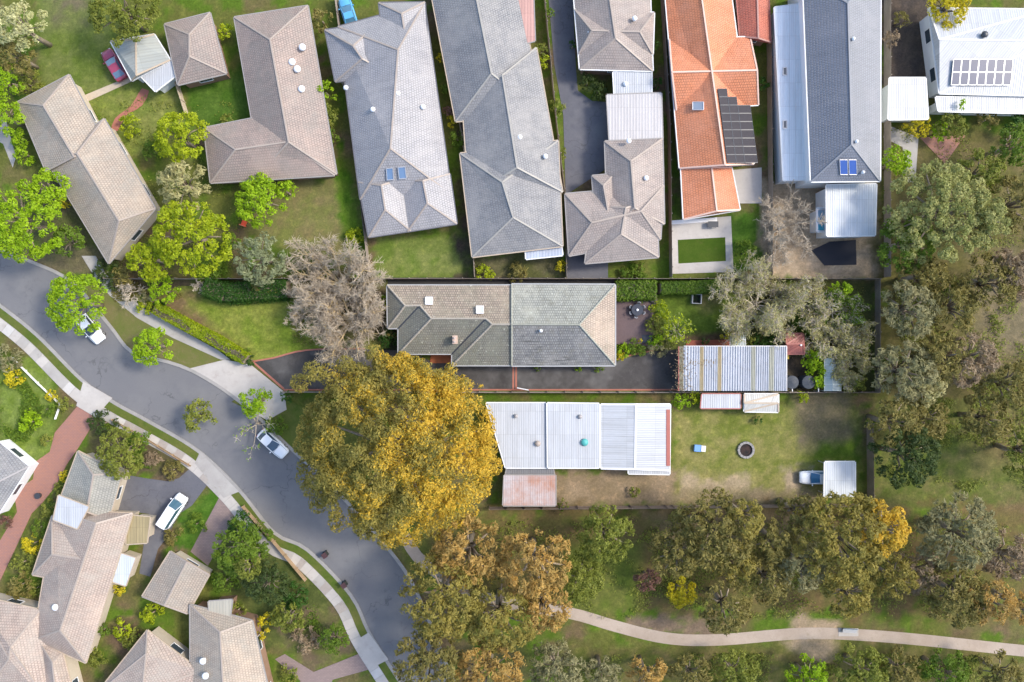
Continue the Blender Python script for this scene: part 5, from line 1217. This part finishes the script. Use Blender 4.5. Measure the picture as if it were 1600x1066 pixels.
for a in [
 ('tree', 30, 40, 40, 8, 'cream', 'pale cream blossoming tree at the lawn corner'),
 ('tree', 22, 85, 32, 6, 'olive', 'dark olive tree below the cream blossoming tree'),
 ('tree', 2, 125, 30, 6, 'bright', 'bright green tree at the edge of the rough lawn'),
 ('tree', 5, 182, 28, 6, 'bright', 'bright green tree beside the grey path and long sandy house'),
 ('tree', 190, 15, 60, 8, 'moss', 'broad yellow green tree behind the annex'),
 ('tree', 278, 212, 43, 7, 'lime', 'round lime tree between the garden path and brown house'),
 ('tree', 283, 288, 42, 7, 'khaki', 'pale khaki tree above the big lime tree'),
 ('tree', 296, 368, 66, 9, 'lime', 'big lime tree behind the front corner of the old lot'),
 ('tree', 232, 405, 36, 6, 'lime', 'smaller lime tree joined to the big lime tree'),
 ('tree', 28, 345, 66, 9, 'bright', 'large bright tree overhanging the street bend'),
 ('tree', 72, 298, 34, 7, 'bright', 'bright green tree touching the long sandy house'),
 ('tree', 405, 312, 42, 6, 'bright', 'bright lime tree below the brown L shaped house'),
 ('tree', 117, 474, 52, 8, 'bright', 'round bright street tree shading a white car'),
 ('tree', 236, 541, 32, 5.5, 'bright', 'small round street tree on the dry verge'),
 ('tree', 105, 375, 26, 5, 'green', 'mid green tree beside the end of the sandy house'),
 ('tree', 403, 402, 42, 7, 'greygreen', 'grey green tree next to the bare branched trees'),
 ('tree', 185, 710, 40, 6, 'moss', 'yellow green tree above the blue grey driveway'),
 ('tree', 308, 652, 26, 5, 'moss', 'thin young tree leaning over the street kerb'),
 ('tree', 396, 628, 24, 5, 'bright', 'small green tree at the concrete driveway crossing'),
 ('tree', 372, 858, 46, 7, 'green', 'dark green spreading tree behind the low timber fence'),
 ('tree', 362, 800, 0, 0, '', ''),
 ('tree', 415, 912, 40, 6, 'dark', 'dark blue green tree in the lower front garden'),
 ('tree', 385, 885, 22, 8, 'moss', 'yellow green tree top among dark garden trees'),
 ('tree', 450, 965, 26, 4, 'moss', 'mossy low tree beside the mauve driveway garden'),
 ('tree', 520, 1000, 24, 4, 'green', 'green garden tree near the pale mauve driveway crossing'),
 ('tree', 835, 880, 62, 13, 'tan', 'orange tan gum tree at the path mouth'),
 ('tree', 730, 865, 60, 12, 'tan', 'tan gum tree close below the golden tree'),
 ('tree', 690, 935, 74, 13, 'goldolive', 'broad olive gold gum tree overhanging the street'),
 ('tree', 780, 965, 66, 12, 'goldolive', 'olive gold gum tree beside the gravel path'),
 ('tree', 850, 950, 45, 11, 'tan', 'bright tan gum tree crown touching the gravel path'),
 ('tree', 670, 1040, 62, 11, 'olive', 'grey olive gum tree at the lower street edge'),
 ('tree', 765, 1050, 58, 11, 'tan', 'tan orange gum tree at the bottom of the reserve'),
 ('tree', 870, 1048, 46, 8, 'sage', 'pale sage tree below the gravel path'),
 ('tree', 948, 838, 48, 9, 'moss', 'yellow green tree against the brown reserve fence'),
 ('tree', 1120, 832, 70, 11, 'olive', 'wide olive gum tree behind the neighbour yard'),
 ('tree', 1165, 810, 34, 12, 'goldolive', 'yellow olive crown rising over the wide olive gum'),
 ('tree', 1320, 845, 84, 12, 'goldolive', 'large yellow olive gum tree in the middle reserve'),
 ('tree', 1385, 830, 44, 12, 'gold', 'golden gum crown beside the middle reserve gum'),
 ('tree', 1065, 925, 24, 4, 'yellow', 'small bright yellow green wattle in the reserve'),
 ('tree', 1012, 905, 20, 4, 'maroon', 'small maroon leaved tree in the reserve'),
 ('tree', 1135, 950, 44, 9, 'olive', 'dark olive tree leaning over the gravel path'),
 ('tree', 1330, 930, 40, 9, 'goldolive', 'olive tree above the park bench'),
 ('tree', 1505, 835, 66, 10, 'sage', 'big sage grey tree near the brown clearing'),
 ('tree', 1440, 895, 36, 7, 'brown', 'brown purple thin tree in the reserve'),
 ('tree', 1500, 930, 58, 9, 'olive', 'olive gum tree above the far end of the path'),
 ('tree', 1552, 940, 40, 10, 'tan', 'orange tipped gum tree by the far path'),
 ('tree', 1600, 950, 28, 9, 'tan', 'orange gum crown at the reserve edge'),
 ('tree', 1420, 712, 56, 9, 'dark', 'very dark rounded tree beyond the yard corner'),
 ('tree', 1475, 330, 88, 12, 'pale', 'large pale yellow green tree beside the white extension'),
 ('tree', 1445, 432, 42, 8, 'olive', 'olive tree between the sage tree and dark fence tree'), ('tree', 1545, 655, 42, 8, 'olive', 'olive tree at the top of the green clearing'), ('tree', 1605, 705, 44, 8, 'moss', 'mossy tree on the far edge of the green clearing'), ('tree', 1450, 655, 36, 7, 'olive', 'olive tree behind the very dark rounded tree'), ('tree', 1400, 905, 38, 8, 'goldolive', 'olive gold tree between the brown purple tree and bench tree'), ('tree', 1150, 880, 36, 8, 'goldolive', 'olive gold tree below the wide olive gum'), ('tree', 1330, 1000, 0, 0, '', ''), ('tree', 1410, 1050, 36, 6, 'olive', 'olive tree below the path between two green trees'), ('tree', 1150, 1055, 40, 6, 'moss', 'mossy tree below the middle of the gravel path'), ('tree', 1550, 440, 46, 9, 'olive', 'brown olive tree at the middle of the rough ground'), ('tree', 1475, 560, 44, 9, 'olive', 'olive tree beyond the sage tree at the lot corner'), ('tree', 1535, 270, 40, 8, 'moss', 'mossy tree between the lawn and pale crown'), ('tree', 1440, 600, 40, 8, 'khaki', 'khaki tree behind the lower end fence'), ('tree', 1060, 865, 46, 9, 'olive', 'olive tree just above the yellow wattle'), ('tree', 1255, 885, 46, 9, 'sage', 'sage tree between the olive and yellow gums'), ('tree', 1210, 845, 40, 9, 'olive', 'brown olive tree on the bare reserve soil'), ('tree', 905, 905, 40, 6, 'moss', 'mossy tree on the grass above the path mouth'), ('tree', 1580, 870, 40, 8, 'brown', 'thin brown tree on the bare clearing edge'),
 ('tree', 1540, 345, 46, 11, 'pale', 'pale crown on the far side of the large yellow green tree'),
 ('tree', 1420, 380, 48, 9, 'green', 'dark green tree along the tall house fence'),
 ('tree', 1402, 252, 24, 5, 'bright', 'lime green round tree below the side roof'),
 ('tree', 1425, 485, 48, 10, 'sage', 'tall sage tree beyond the end fence'),
 ('tree', 1490, 480, 44, 9, 'olive', 'olive tree below the pale yellow green tree'),
 ('tree', 1418, 580, 52, 10, 'sage', 'grey sage tree beside the pale glasshouse corner'),
 ('tree', 1520, 560, 46, 9, 'brown', 'thin brownish tree in the rough ground'),
 ('tree', 1580, 600, 44, 9, 'olive', 'olive tree at the edge of the green clearing'),
 ('tree', 1590, 320, 48, 10, 'olive', 'dull olive tree at the far edge below the white house'),
 ('tree', 1585, 225, 34, 8, 'green', 'green tree under the verandah of the white house'),
 ('tree', 1590, 430, 42, 9, 'brown', 'bare looking brown tree at the far edge'),
 ('tree', 1485, 8, 34, 6, 'yellow', 'golden yellow tree behind the solar panelled house'),
 ('tree', 1400, 660, 44, 9, 'olive', 'olive tree overhanging the yard corner fence'),
 ('tree', 1350, 1052, 44, 7, 'moss', 'bright green bushy tree below the park bench'),
 ('tree', 1265, 1062, 34, 6, 'bright', 'lime green bushy tree below the pinkish clearing'),
 ('tree', 1480, 1056, 44, 7, 'green', 'mid green tree below the far gravel path'),
 ('tree', 1570, 1056, 36, 7, 'olive', 'olive tree below the end of the gravel path'),
 ('tree', 1010, 1055, 32, 7, 'tan', 'tan gum crown below the gravel path bend'),
 ('tree', 1080, 1056, 34, 6, 'olive', 'olive brown tree below the middle of the path'),
 ('tree', 940, 1050, 30, 6, 'sage', 'thin sage tree next to the tan crown below the path'),
 ('tree', 1200, 905, 44, 8, 'olive', 'olive tree between the two reserve gums'),
 ('tree', 1250, 800, 30, 9, 'olive', 'olive crown against the fence above the reserve'),
]:
    if a[3]: tree(a[0], a[1], a[2], a[3], a[4], a[5], a[6], group=G if a[2] < 780 and a[1] < 620 else 'trees of the reserve')
# bare trees
bare_tree('bare_tree', 522, 442, 80, 8, 'bare pinkish twigged tree straddling the top fence', 13, 12, 10, 8, thick=1.8, rise=.5, lo=.35, drop=-.12)
bare_tree('bare_tree', 536, 497, 74, 7.5, 'bare yellow branched tree on the front lawn by the house', 14, 11, 10, 8, thick=2.0, rise=.45, lo=.35, drop=-.12)
bare_tree('bare_tree', 488, 478, 46, 6, 'smaller bare grey brown tree at the inner lawn edge', 11, 10, 9, 7, thick=1.8, rise=.5, lo=.3, drop=-.1)
bare_tree('bare_tree', 196, 455, 24, 3, 'grey bare shrubby tree at the sharp lot corner', 8, 7, 6, 4, TWIG_GREY, TWIG_GREY, cat='tree')
bare_tree('bare_tree', 306, 447, 13, 2.4, 'small pale bare shrub on the lawn edge', 8, 6, 5, 4, TWIG_GREY, TWIG_GREY)
bare_tree('bare_tree', 385, 668, 42, 7, 'leafless street tree standing at the kerb near the crossing', 5, 4, 3, 2, BARK_PALE, TWIG_GREY, ex=.7, ey=1.2, fol='bright', leaves=150)
bare_tree('willowy_tree', 1198, 474, 74, 8.5, 'pale feathery half bare tree over the back lawn', 11, 10, 9, 5, TWIG_GREY, TWIG_GREY, 'khaki', 9000, leaf=.1, asp=2.2)
bare_tree('willowy_tree', 1213, 500, 24, 7, 'pale twiggy tree hanging over the corrugated shed', 9, 9, 8, 5, TWIG_GREY, TWIG_GREY, 'khaki', 3000, leaf=.1, asp=2.2)
bare_tree('willowy_tree', 1268, 474, 50, 8, 'pale twiggy tree between hut and top fence', 9, 9, 8, 5, TWIG_GREY, TWIG_GREY, 'khaki', 3500, leaf=.1, asp=2.2)
bare_tree('willowy_tree', 1322, 486, 46, 8, 'pale branched tree at the far top corner of the lot', 9, 8, 8, 4, TWIG_GREY, TWIG_GREY, 'green', 4200, leaf=.12, asp=1.5)
bare_tree('willowy_tree', 1312, 528, 46, 7.5, 'pale bare tree above the long glasshouse', 9, 8, 8, 4, TWIG_GREY, TWIG_GREY, 'khaki', 3600, leaf=.12, asp=1.6)
bare_tree('willowy_tree', 1340, 575, 36, 7, 'pale drooping tree over the glasshouse corner', 9, 8, 8, 5, TWIG_GREY, TWIG_GREY, 'khaki', 4200, leaf=.11, asp=2)
bare_tree('willowy_tree', 1348, 530, 34, 7, 'pale twiggy tree leaning on the far end fence', 9, 8, 8, 5, TWIG_GREY, TWIG_GREY, 'khaki', 3000, leaf=.11, asp=2)
bare_tree('bare_tree', 1235, 352, 62, 8, 'bare beige tree on the earth yard of the white house', 9, 9, 8, 6, TWIG, TWIG)
bare_tree('bare_tree', 1000, 800, 0.1, 1, 'x') if False else None

# shrubs: (u, v, r, h, colour, label)
for a in [
 (255, 455, 26, 3.5, 'bright', 'bright green shrub on the top fence behind the front hedge'), (228, 462, 15, 2.2, 'sage', 'sage shrub between the grey bare tree and bright shrub'),
 (248, 478, 9, 1.5, 'deep', 'dark small shrub where the front hedge begins'), (222, 478, 13, 1.6, 'lime', 'lime shrub at the tip of the front hedge'),
 (177, 444, 9, 1.5, 'dark', 'dark shrub in the very point of the lot'), (400, 453, 16, 2.2, 'olive', 'olive round shrub in front of the dark hedge'),
 (430, 453, 16, 2.2, 'moss', 'mossy round shrub beside the olive round shrub'), (391, 563, 8, 1.3, 'deep', 'deep green shrub at the foot of the front hedge'),
 (384, 552, 7, 1.1, 'green', 'small green shrub behind the hedge end'), (600, 477, 10, 1.8, 'lime', 'lime shrub against the end wall of the old house'),
 (599, 468, 7, 1.6, 'bright', 'bright shrub by the house corner and bare tree'), (606, 530, 15, 1.6, 'deep', 'deep green shrub in the dark garden nook'),
 (613, 523, 7, 1.9, 'olive', 'small olive shrub in the dark garden nook'), (645, 560, 13, 1.2, 'deep', 'low dark shrub under the eave beside the porch'),
 (570, 455, 16, 1.6, 'dark', 'dark shrub under the bare trees'), (555, 470, 14, 1.4, 'moss', 'mossy shrub under the bare branches'), (583, 500, 14, 1.4, 'brown', 'brown shrub under the bare branches by the house'),
 (1033, 486, 16, 2.2, 'lime', 'lime shrub at the deck edge by the bench'), (1028, 510, 17, 2.2, 'moss', 'mossy shrub beside the deck centre'),
 (1024, 533, 13, 1.8, 'bright', 'bright shrub beside the deck steps'), (1028, 546, 14, 1.8, 'sage', 'sage shrub at the driveway turn'), (1046, 532, 14, 1.8, 'moss', 'mossy shrub behind the driveway turn'),
 (975, 548, 12, 1.4, 'bright', 'bright shrub between house wall and deck'), (990, 543, 13, 1.6, 'green', 'green shrub below the deck edge'), (1000, 548, 9, 1.4, 'green', 'green shrub next to the deck steps'), (970, 556, 8, 1.1, 'yellow', 'yellowish low shrub at the brick edging'),
 (1001, 532, 3, 1.6, 'yellow', 'tiny yellow flower plant at the top deck step'), (1136, 526, 10, 2.6, 'yellow', 'yellow green shrub beside the glass lean-to'),
 (1172, 532, 9, 1.8, 'moss', 'mossy shrub on the far side of the glass lean-to'), (1187, 535, 14, 1.6, 'deep', 'deep green shrub behind the corrugated shed'), (1205, 534, 9, 1.6, 'deep', 'dark shrub below the pale twiggy tree'),
 (1103, 533, 6, 1.2, 'dark', 'small dark shrub on the red brick strip'), (1276, 560, 20, 3, 'bright', 'bright shrub between hut and long glasshouse'), (1280, 590, 17, 3, 'bright', 'bright shrub beside the second water tank'),
 (1315, 455, 16, 4, 'bright', 'bright shrub among the pale trees near the top fence'), (1345, 545, 16, 3, 'green', 'green shrub at the far end fence'), (1338, 598, 18, 3, 'moss', 'mossy shrub at the far lower lot corner'),
 (842, 573, 8, .9, 'green', 'low green plant under the house eave by the brick band'), (935, 573, 9, .9, 'green', 'low green plant under the eave nearer the deck'), (905, 573, 7, .8, 'bright', 'low bright plant under the eave between green plants'),
 (507, 142, 19, 3.5, 'bright', 'bright shrub squeezed between brown and pale grey houses'), (508, 180, 20, 3.2, 'moss', 'mossy shrub below the bright squeezed shrub'), (512, 212, 14, 2.5, 'green', 'green shrub beside the pale grey house fence'), (502, 30, 18, 3, 'olive', 'olive shrub behind the brown L shaped house'),
 (350, 48, 13, 2.5, 'lime', 'lime shrub between the two brown roofs'), (355, 190, 14, 2, 'moss', 'mossy shrub beside the brown wing'), (445, 298, 18, 4, 'bright', 'bright small crown beside the bright lime tree'),
 (200, 195, 18, 2, 'lime', 'yellow lime shrub at the bend of the garden path'), (240, 235, 20, 2.5, 'green', 'green shrub below the curved path'), (160, 195, 9, 1.5, 'lime', 'lime shrub at the inner corner of the sandy house'), (40, 130, 26, 2, 'moss', 'mossy shrub below the rough lawn'),
 (30, 215, 14, 2.5, 'bright', 'bright shrub along the sandy house wall'), (35, 240, 16, 2.5, 'bright', 'second bright shrub along the sandy house wall'), (100, 312, 11, 2, 'yellow', 'yellow shrub beside the sandy house below the bright tree'), (110, 305, 0, 0, '', ''),
 (165, 425, 20, 2, 'dark', 'dark shrub outside the lot point near the footpath'), (190, 430, 18, 2.5, 'olive', 'olive shrub under the smaller lime tree'), (330, 425, 24, 2, 'green', 'green shrub between lime tree and top fence'), (360, 380, 16, 2.5, 'green', 'green shrub beside the dry lawn'),
 (553, 370, 14, 1.5, 'lime', 'lime ground shrub beside the pale grey house corner'), (705, 175, 12, 2, 'maroon', 'maroon shrub beside the cream garden path'), (703, 140, 12, 2, 'green', 'green shrub beside the cream garden path'), (690, 90, 9, 2, 'yellow', 'yellow shrub at the head of the cream path'), (708, 187, 11, 2, 'yellow', 'orange yellow shrub below the maroon shrub'), (714, 215, 13, 2, 'green', 'green shrub below the orange yellow shrub'),
 (756, 428, 14, 1.5, 'lime', 'lime shrub below the slate house'), (876, 415, 9, 1.8, 'yellow', 'bright yellow shrub at the driveway fence corner'), (806, 426, 16, 1.5, 'olive', 'olive shrub below the blue grey lean-to'), (846, 80, 12, 2.5, 'moss', 'mossy shrub along the shared driveway'), (850, 95, 10, 2, 'lime', 'lime shrub along the shared driveway'), (870, 165, 12, 2.5, 'moss', 'mossy shrub at the driveway bend'), (876, 240, 9, 2, 'moss', 'mossy strip shrub beside the lower shared driveway'), (858, 20, 9, 2, 'green', 'green shrub at the far end of the shared driveway'),
 (918, 128, 15, 2, 'dark', 'dark shrub in the shaded court by the conservatory'), (935, 140, 15, 2, 'dark', 'darkest shrub in the shaded court'), (1024, 70, 8, 2.5, 'deep', 'deep green shrub between taupe and terracotta roofs'), (1026, 130, 9, 2.5, 'deep', 'deep green shrub next to the conservatory'), (895, 70, 6, 1.8, 'deep', 'small deep green shrub by the driveway kerb'), (990, 425, 22, 1, 'green', 'low green shrub below the many gabled house'),
 (1192, 130, 10, 2.5, 'deep', 'deep green shrub between terracotta and white houses'), (1165, 395, 20, 2, 'green', 'green shrub beside the framed lawn'), (1435, 195, 22, 3, 'yellow', 'yellow shrub beside the white side roof'), (1490, 195, 24, 3.5, 'moss', 'mossy shrub growing up the white verandah'), (1470, 205, 16, 2.5, 'bright', 'bright shrub between yellow and mossy shrubs'), (1500, 165, 10, 4, 'bright', 'slim bright shrub climbing past the verandah roof'), (1545, 185, 15, 3, 'olive', 'round olive shrub before the white verandah'), (1410, 30, 13, 3, 'olive', 'olive shrub on the dark earth beside the tall house'), (1395, 60, 12, 3, 'brown', 'brown shrub on the dark earth strip'), (1595, 195, 22, 3, 'deep', 'deep green shrub at the verandah end'),
 (158, 662, 22, 2.2, 'dark', 'dark shrub beside the red brick driveway mouth'), (215, 690, 20, 2.5, 'green', 'green shrub behind the honey timber edge'), (268, 735, 15, 1.5, 'olive', 'olive low shrub at the driveway curve'), (235, 720, 14, 1.4, 'brown', 'brown dry shrub near the driveway curve'), (102, 745, 10, 1.5, 'yellow', 'yellow flowering shrub beside the brick driveway'), (95, 765, 12, 1.5, 'moss', 'mossy shrub below the yellow flowering shrub'), (75, 795, 14, 2, 'moss', 'mossy shrub between brick driveway and big house'), (50, 850, 18, 2, 'yellow', 'yellow shrub by the lower brick driveway'), (60, 825, 13, 2, 'green', 'green shrub above the lower yellow shrub'), (32, 880, 18, 2, 'moss', 'mossy shrub near the sandy corner roof'), (30, 915, 22, 2, 'olive', 'olive shrub above the sandy corner roof'), (55, 920, 13, 1.6, 'moss', 'mossy shrub tucked at the house wing'),
 (20, 590, 16, 2, 'yellow', 'yellow green shrub behind the white picket fence'), (8, 560, 22, 2, 'sage', 'sage shrub at the corner of the picket fence'), (45, 660, 18, 2, 'bright', 'bright shrub on the picket fenced lawn'), (70, 640, 12, 1.6, 'green', 'green shrub along the picket fence'), (70, 690, 10, 1.6, 'moss', 'mossy shrub at the picket fence end'), (100, 632, 12, 1.3, 'moss', 'mossy shrub by the crossing and picket fence'), (80, 618, 10, 1.2, 'yellow', 'yellow strip shrub behind the footpath'),
 (185, 922, 9, 2, 'yellow', 'round yellow shrub below the white lean-to'), (190, 985, 16, 2.2, 'lime', 'lime shrub in the narrow side garden'), (205, 1000, 16, 2, 'moss', 'mossy shrub in the narrow side garden'), (235, 960, 18, 2, 'lime', 'lime shrub at the garage corner'), (160, 985, 11, 1.6, 'green', 'green shrub beside the big sandy house'), (150, 1030, 14, 1.8, 'moss', 'mossy shrub by the sandy house end'), (270, 840, 14, 1.5, 'olive', 'olive shrub between the two driveways'), (305, 820, 16, 1.5, 'green', 'green shrub on the strip beside the mauve driveway'),
 (350, 910, 20, 3, 'green', 'green shrub beside the mauve driveway end'), (415, 970, 12, 2.5, 'yellow', 'bright yellow shrub above the grey house'), (408, 992, 10, 2.2, 'yellow', 'second yellow shrub nearer the grey house'), (475, 1000, 22, 2, 'brown', 'brown dry shrub in the lower garden'), (450, 1055, 16, 1.6, 'moss', 'mossy shrub beside the grey house corner'), (370, 955, 14, 2, 'moss', 'mossy shrub above the stone porch roof'), (405, 838, 22, 2.5, 'green', 'green shrub against the low timber fence'), (462, 935, 22, 2.5, 'deep', 'deep green shrub at the end of the timber fence'), (375, 820, 22, 2.5, 'deep', 'deep green shrub near the mauve driveway top'),
 (1065, 628, 14, 2.5, 'bright', 'bright shrub between the white roof and small shed'), (1085, 622, 11, 2.5, 'lime', 'lime shrub against the small white shed'), (1255, 622, 10, 2, 'lime', 'lime shrub at the fence below the tanks'), (880, 790, 9, 1.6, 'moss', 'mossy shrub on the reserve fence by the shed'), (992, 770, 8, 1.3, 'moss', 'mossy tuft on the bare soil yard'), (1185, 657, 7, .9, 'deep', 'small dark tuft on the neighbour lawn'), (1240, 720, 0, 0, '', ''),
 (430, 665, 16, 2, 'green', 'green shrub on the verge by the golden tree'), (447, 620, 9, 2.5, 'deep', 'deep green shrub at the lower lot corner'), (1430, 610, 0, 0, '', ''),
]:
    if a[2]: tree('shrub', a[0], a[1], a[2], a[3], a[4], a[5], 'shrub', 'shrubs in the gardens', dens=2.6, base=.12 * a[3], leaf=.12 if a[2] < 16 else .15)
tree('tree', 1060, 518, 26, 4.5, 'lime', 'small airy lime tree between deck shrubs and lawn', bark=BARK_PALE, dens=1.2, mixf=('pale', .3))
# hedges
hedge('front_hedge', [(240, 481), (285, 506), (335, 532), (383, 562)], 17, 1.5, 'lime', 'clipped lime hedge along the street front', tone=.3, thin=.75)
hedge('boundary_hedge', [(318, 447), (350, 458), (378, 456), (448, 452)], 28, 1.8, 'deep', 'dark green hedge bed along the top of the front lawn', rag=.35)
hedge('deck_hedge', [(963, 454), (1026, 453)], 27, 2.0, 'green', 'leafy green hedge beside the timber deck', rag=.3, leaf=.14)
hedge('clipped_hedge', [(1033, 450), (1090, 449), (1124, 446)], 18, 2.2, 'green', 'clipped dark hedge along the back lawn', tone=.2)

# low growth on the ground
def undergrowth(name, label, polys, n, fol, h=.35, leaf=.13):
    rng = np.random.default_rng(n); X = []; C_ = []
    for poly in polys:
        xs = [p[0] for p in poly]; ys = [p[1] for p in poly]
        a = rng.uniform(min(xs), max(xs), n * 3); b_ = rng.uniform(min(ys), max(ys), n * 3)
        k = (sdf(a, b_, poly) + 60 * (fbm(a, b_, 40, 9) - .35) < 0) & (fbm(a, b_, 26, 5) + .3 * rng.uniform(size=len(a)) > .74); a, b_ = a[k], b_[k]
        X.append(np.stack([(a - 800) * S, (533 - b_) * S, rng.uniform(.02, h, len(a))], 1))
    X = np.concatenate(X); c1, c2 = np.array(FOL[fol][0]), np.array(FOL[fol][1]); cols = c1 + (c2 - c1) * rng.uniform(0, 1, (len(X), 1))
    tag(obj(name, leaf_mesh(name, X, rng.normal(size=X.shape) * .6 + [0, 0, 1], leaf, 1.3, cols, rng), None), label, 'undergrowth', kind='stuff')
undergrowth('undergrowth', 'low scrub and weeds on the reserve floor', [rect(680, 798, 1640, 965), rect(880, 1020, 1640, 1120), rect(1385, 420, 1640, 770)], 20000, 'moss', .7, .12)
undergrowth('weeds', 'low green weeds in the gardens of the upper houses', [rect(140, 150, 400, 430), rect(1380, 190, 1640, 420)], 5000, 'moss', .3, .1)
undergrowth('garden_plants', 'low dense plants in the lower gardens', [[(0, 560), (50, 600), (90, 650), (40, 690), (0, 690)], [(160, 660), (290, 730), (260, 740), (190, 720)], [(345, 815), (370, 800), (470, 910), (520, 990), (420, 990), (335, 900)]], 7000, 'green', .35, .12)
undergrowth('lot_undergrowth', 'low weeds and leaf litter in the beds of the lot', [rect(175, 441, 300, 480), rect(455, 441, 606, 540), rect(1150, 441, 1364, 611)], 4000, 'olive', .25, .09)
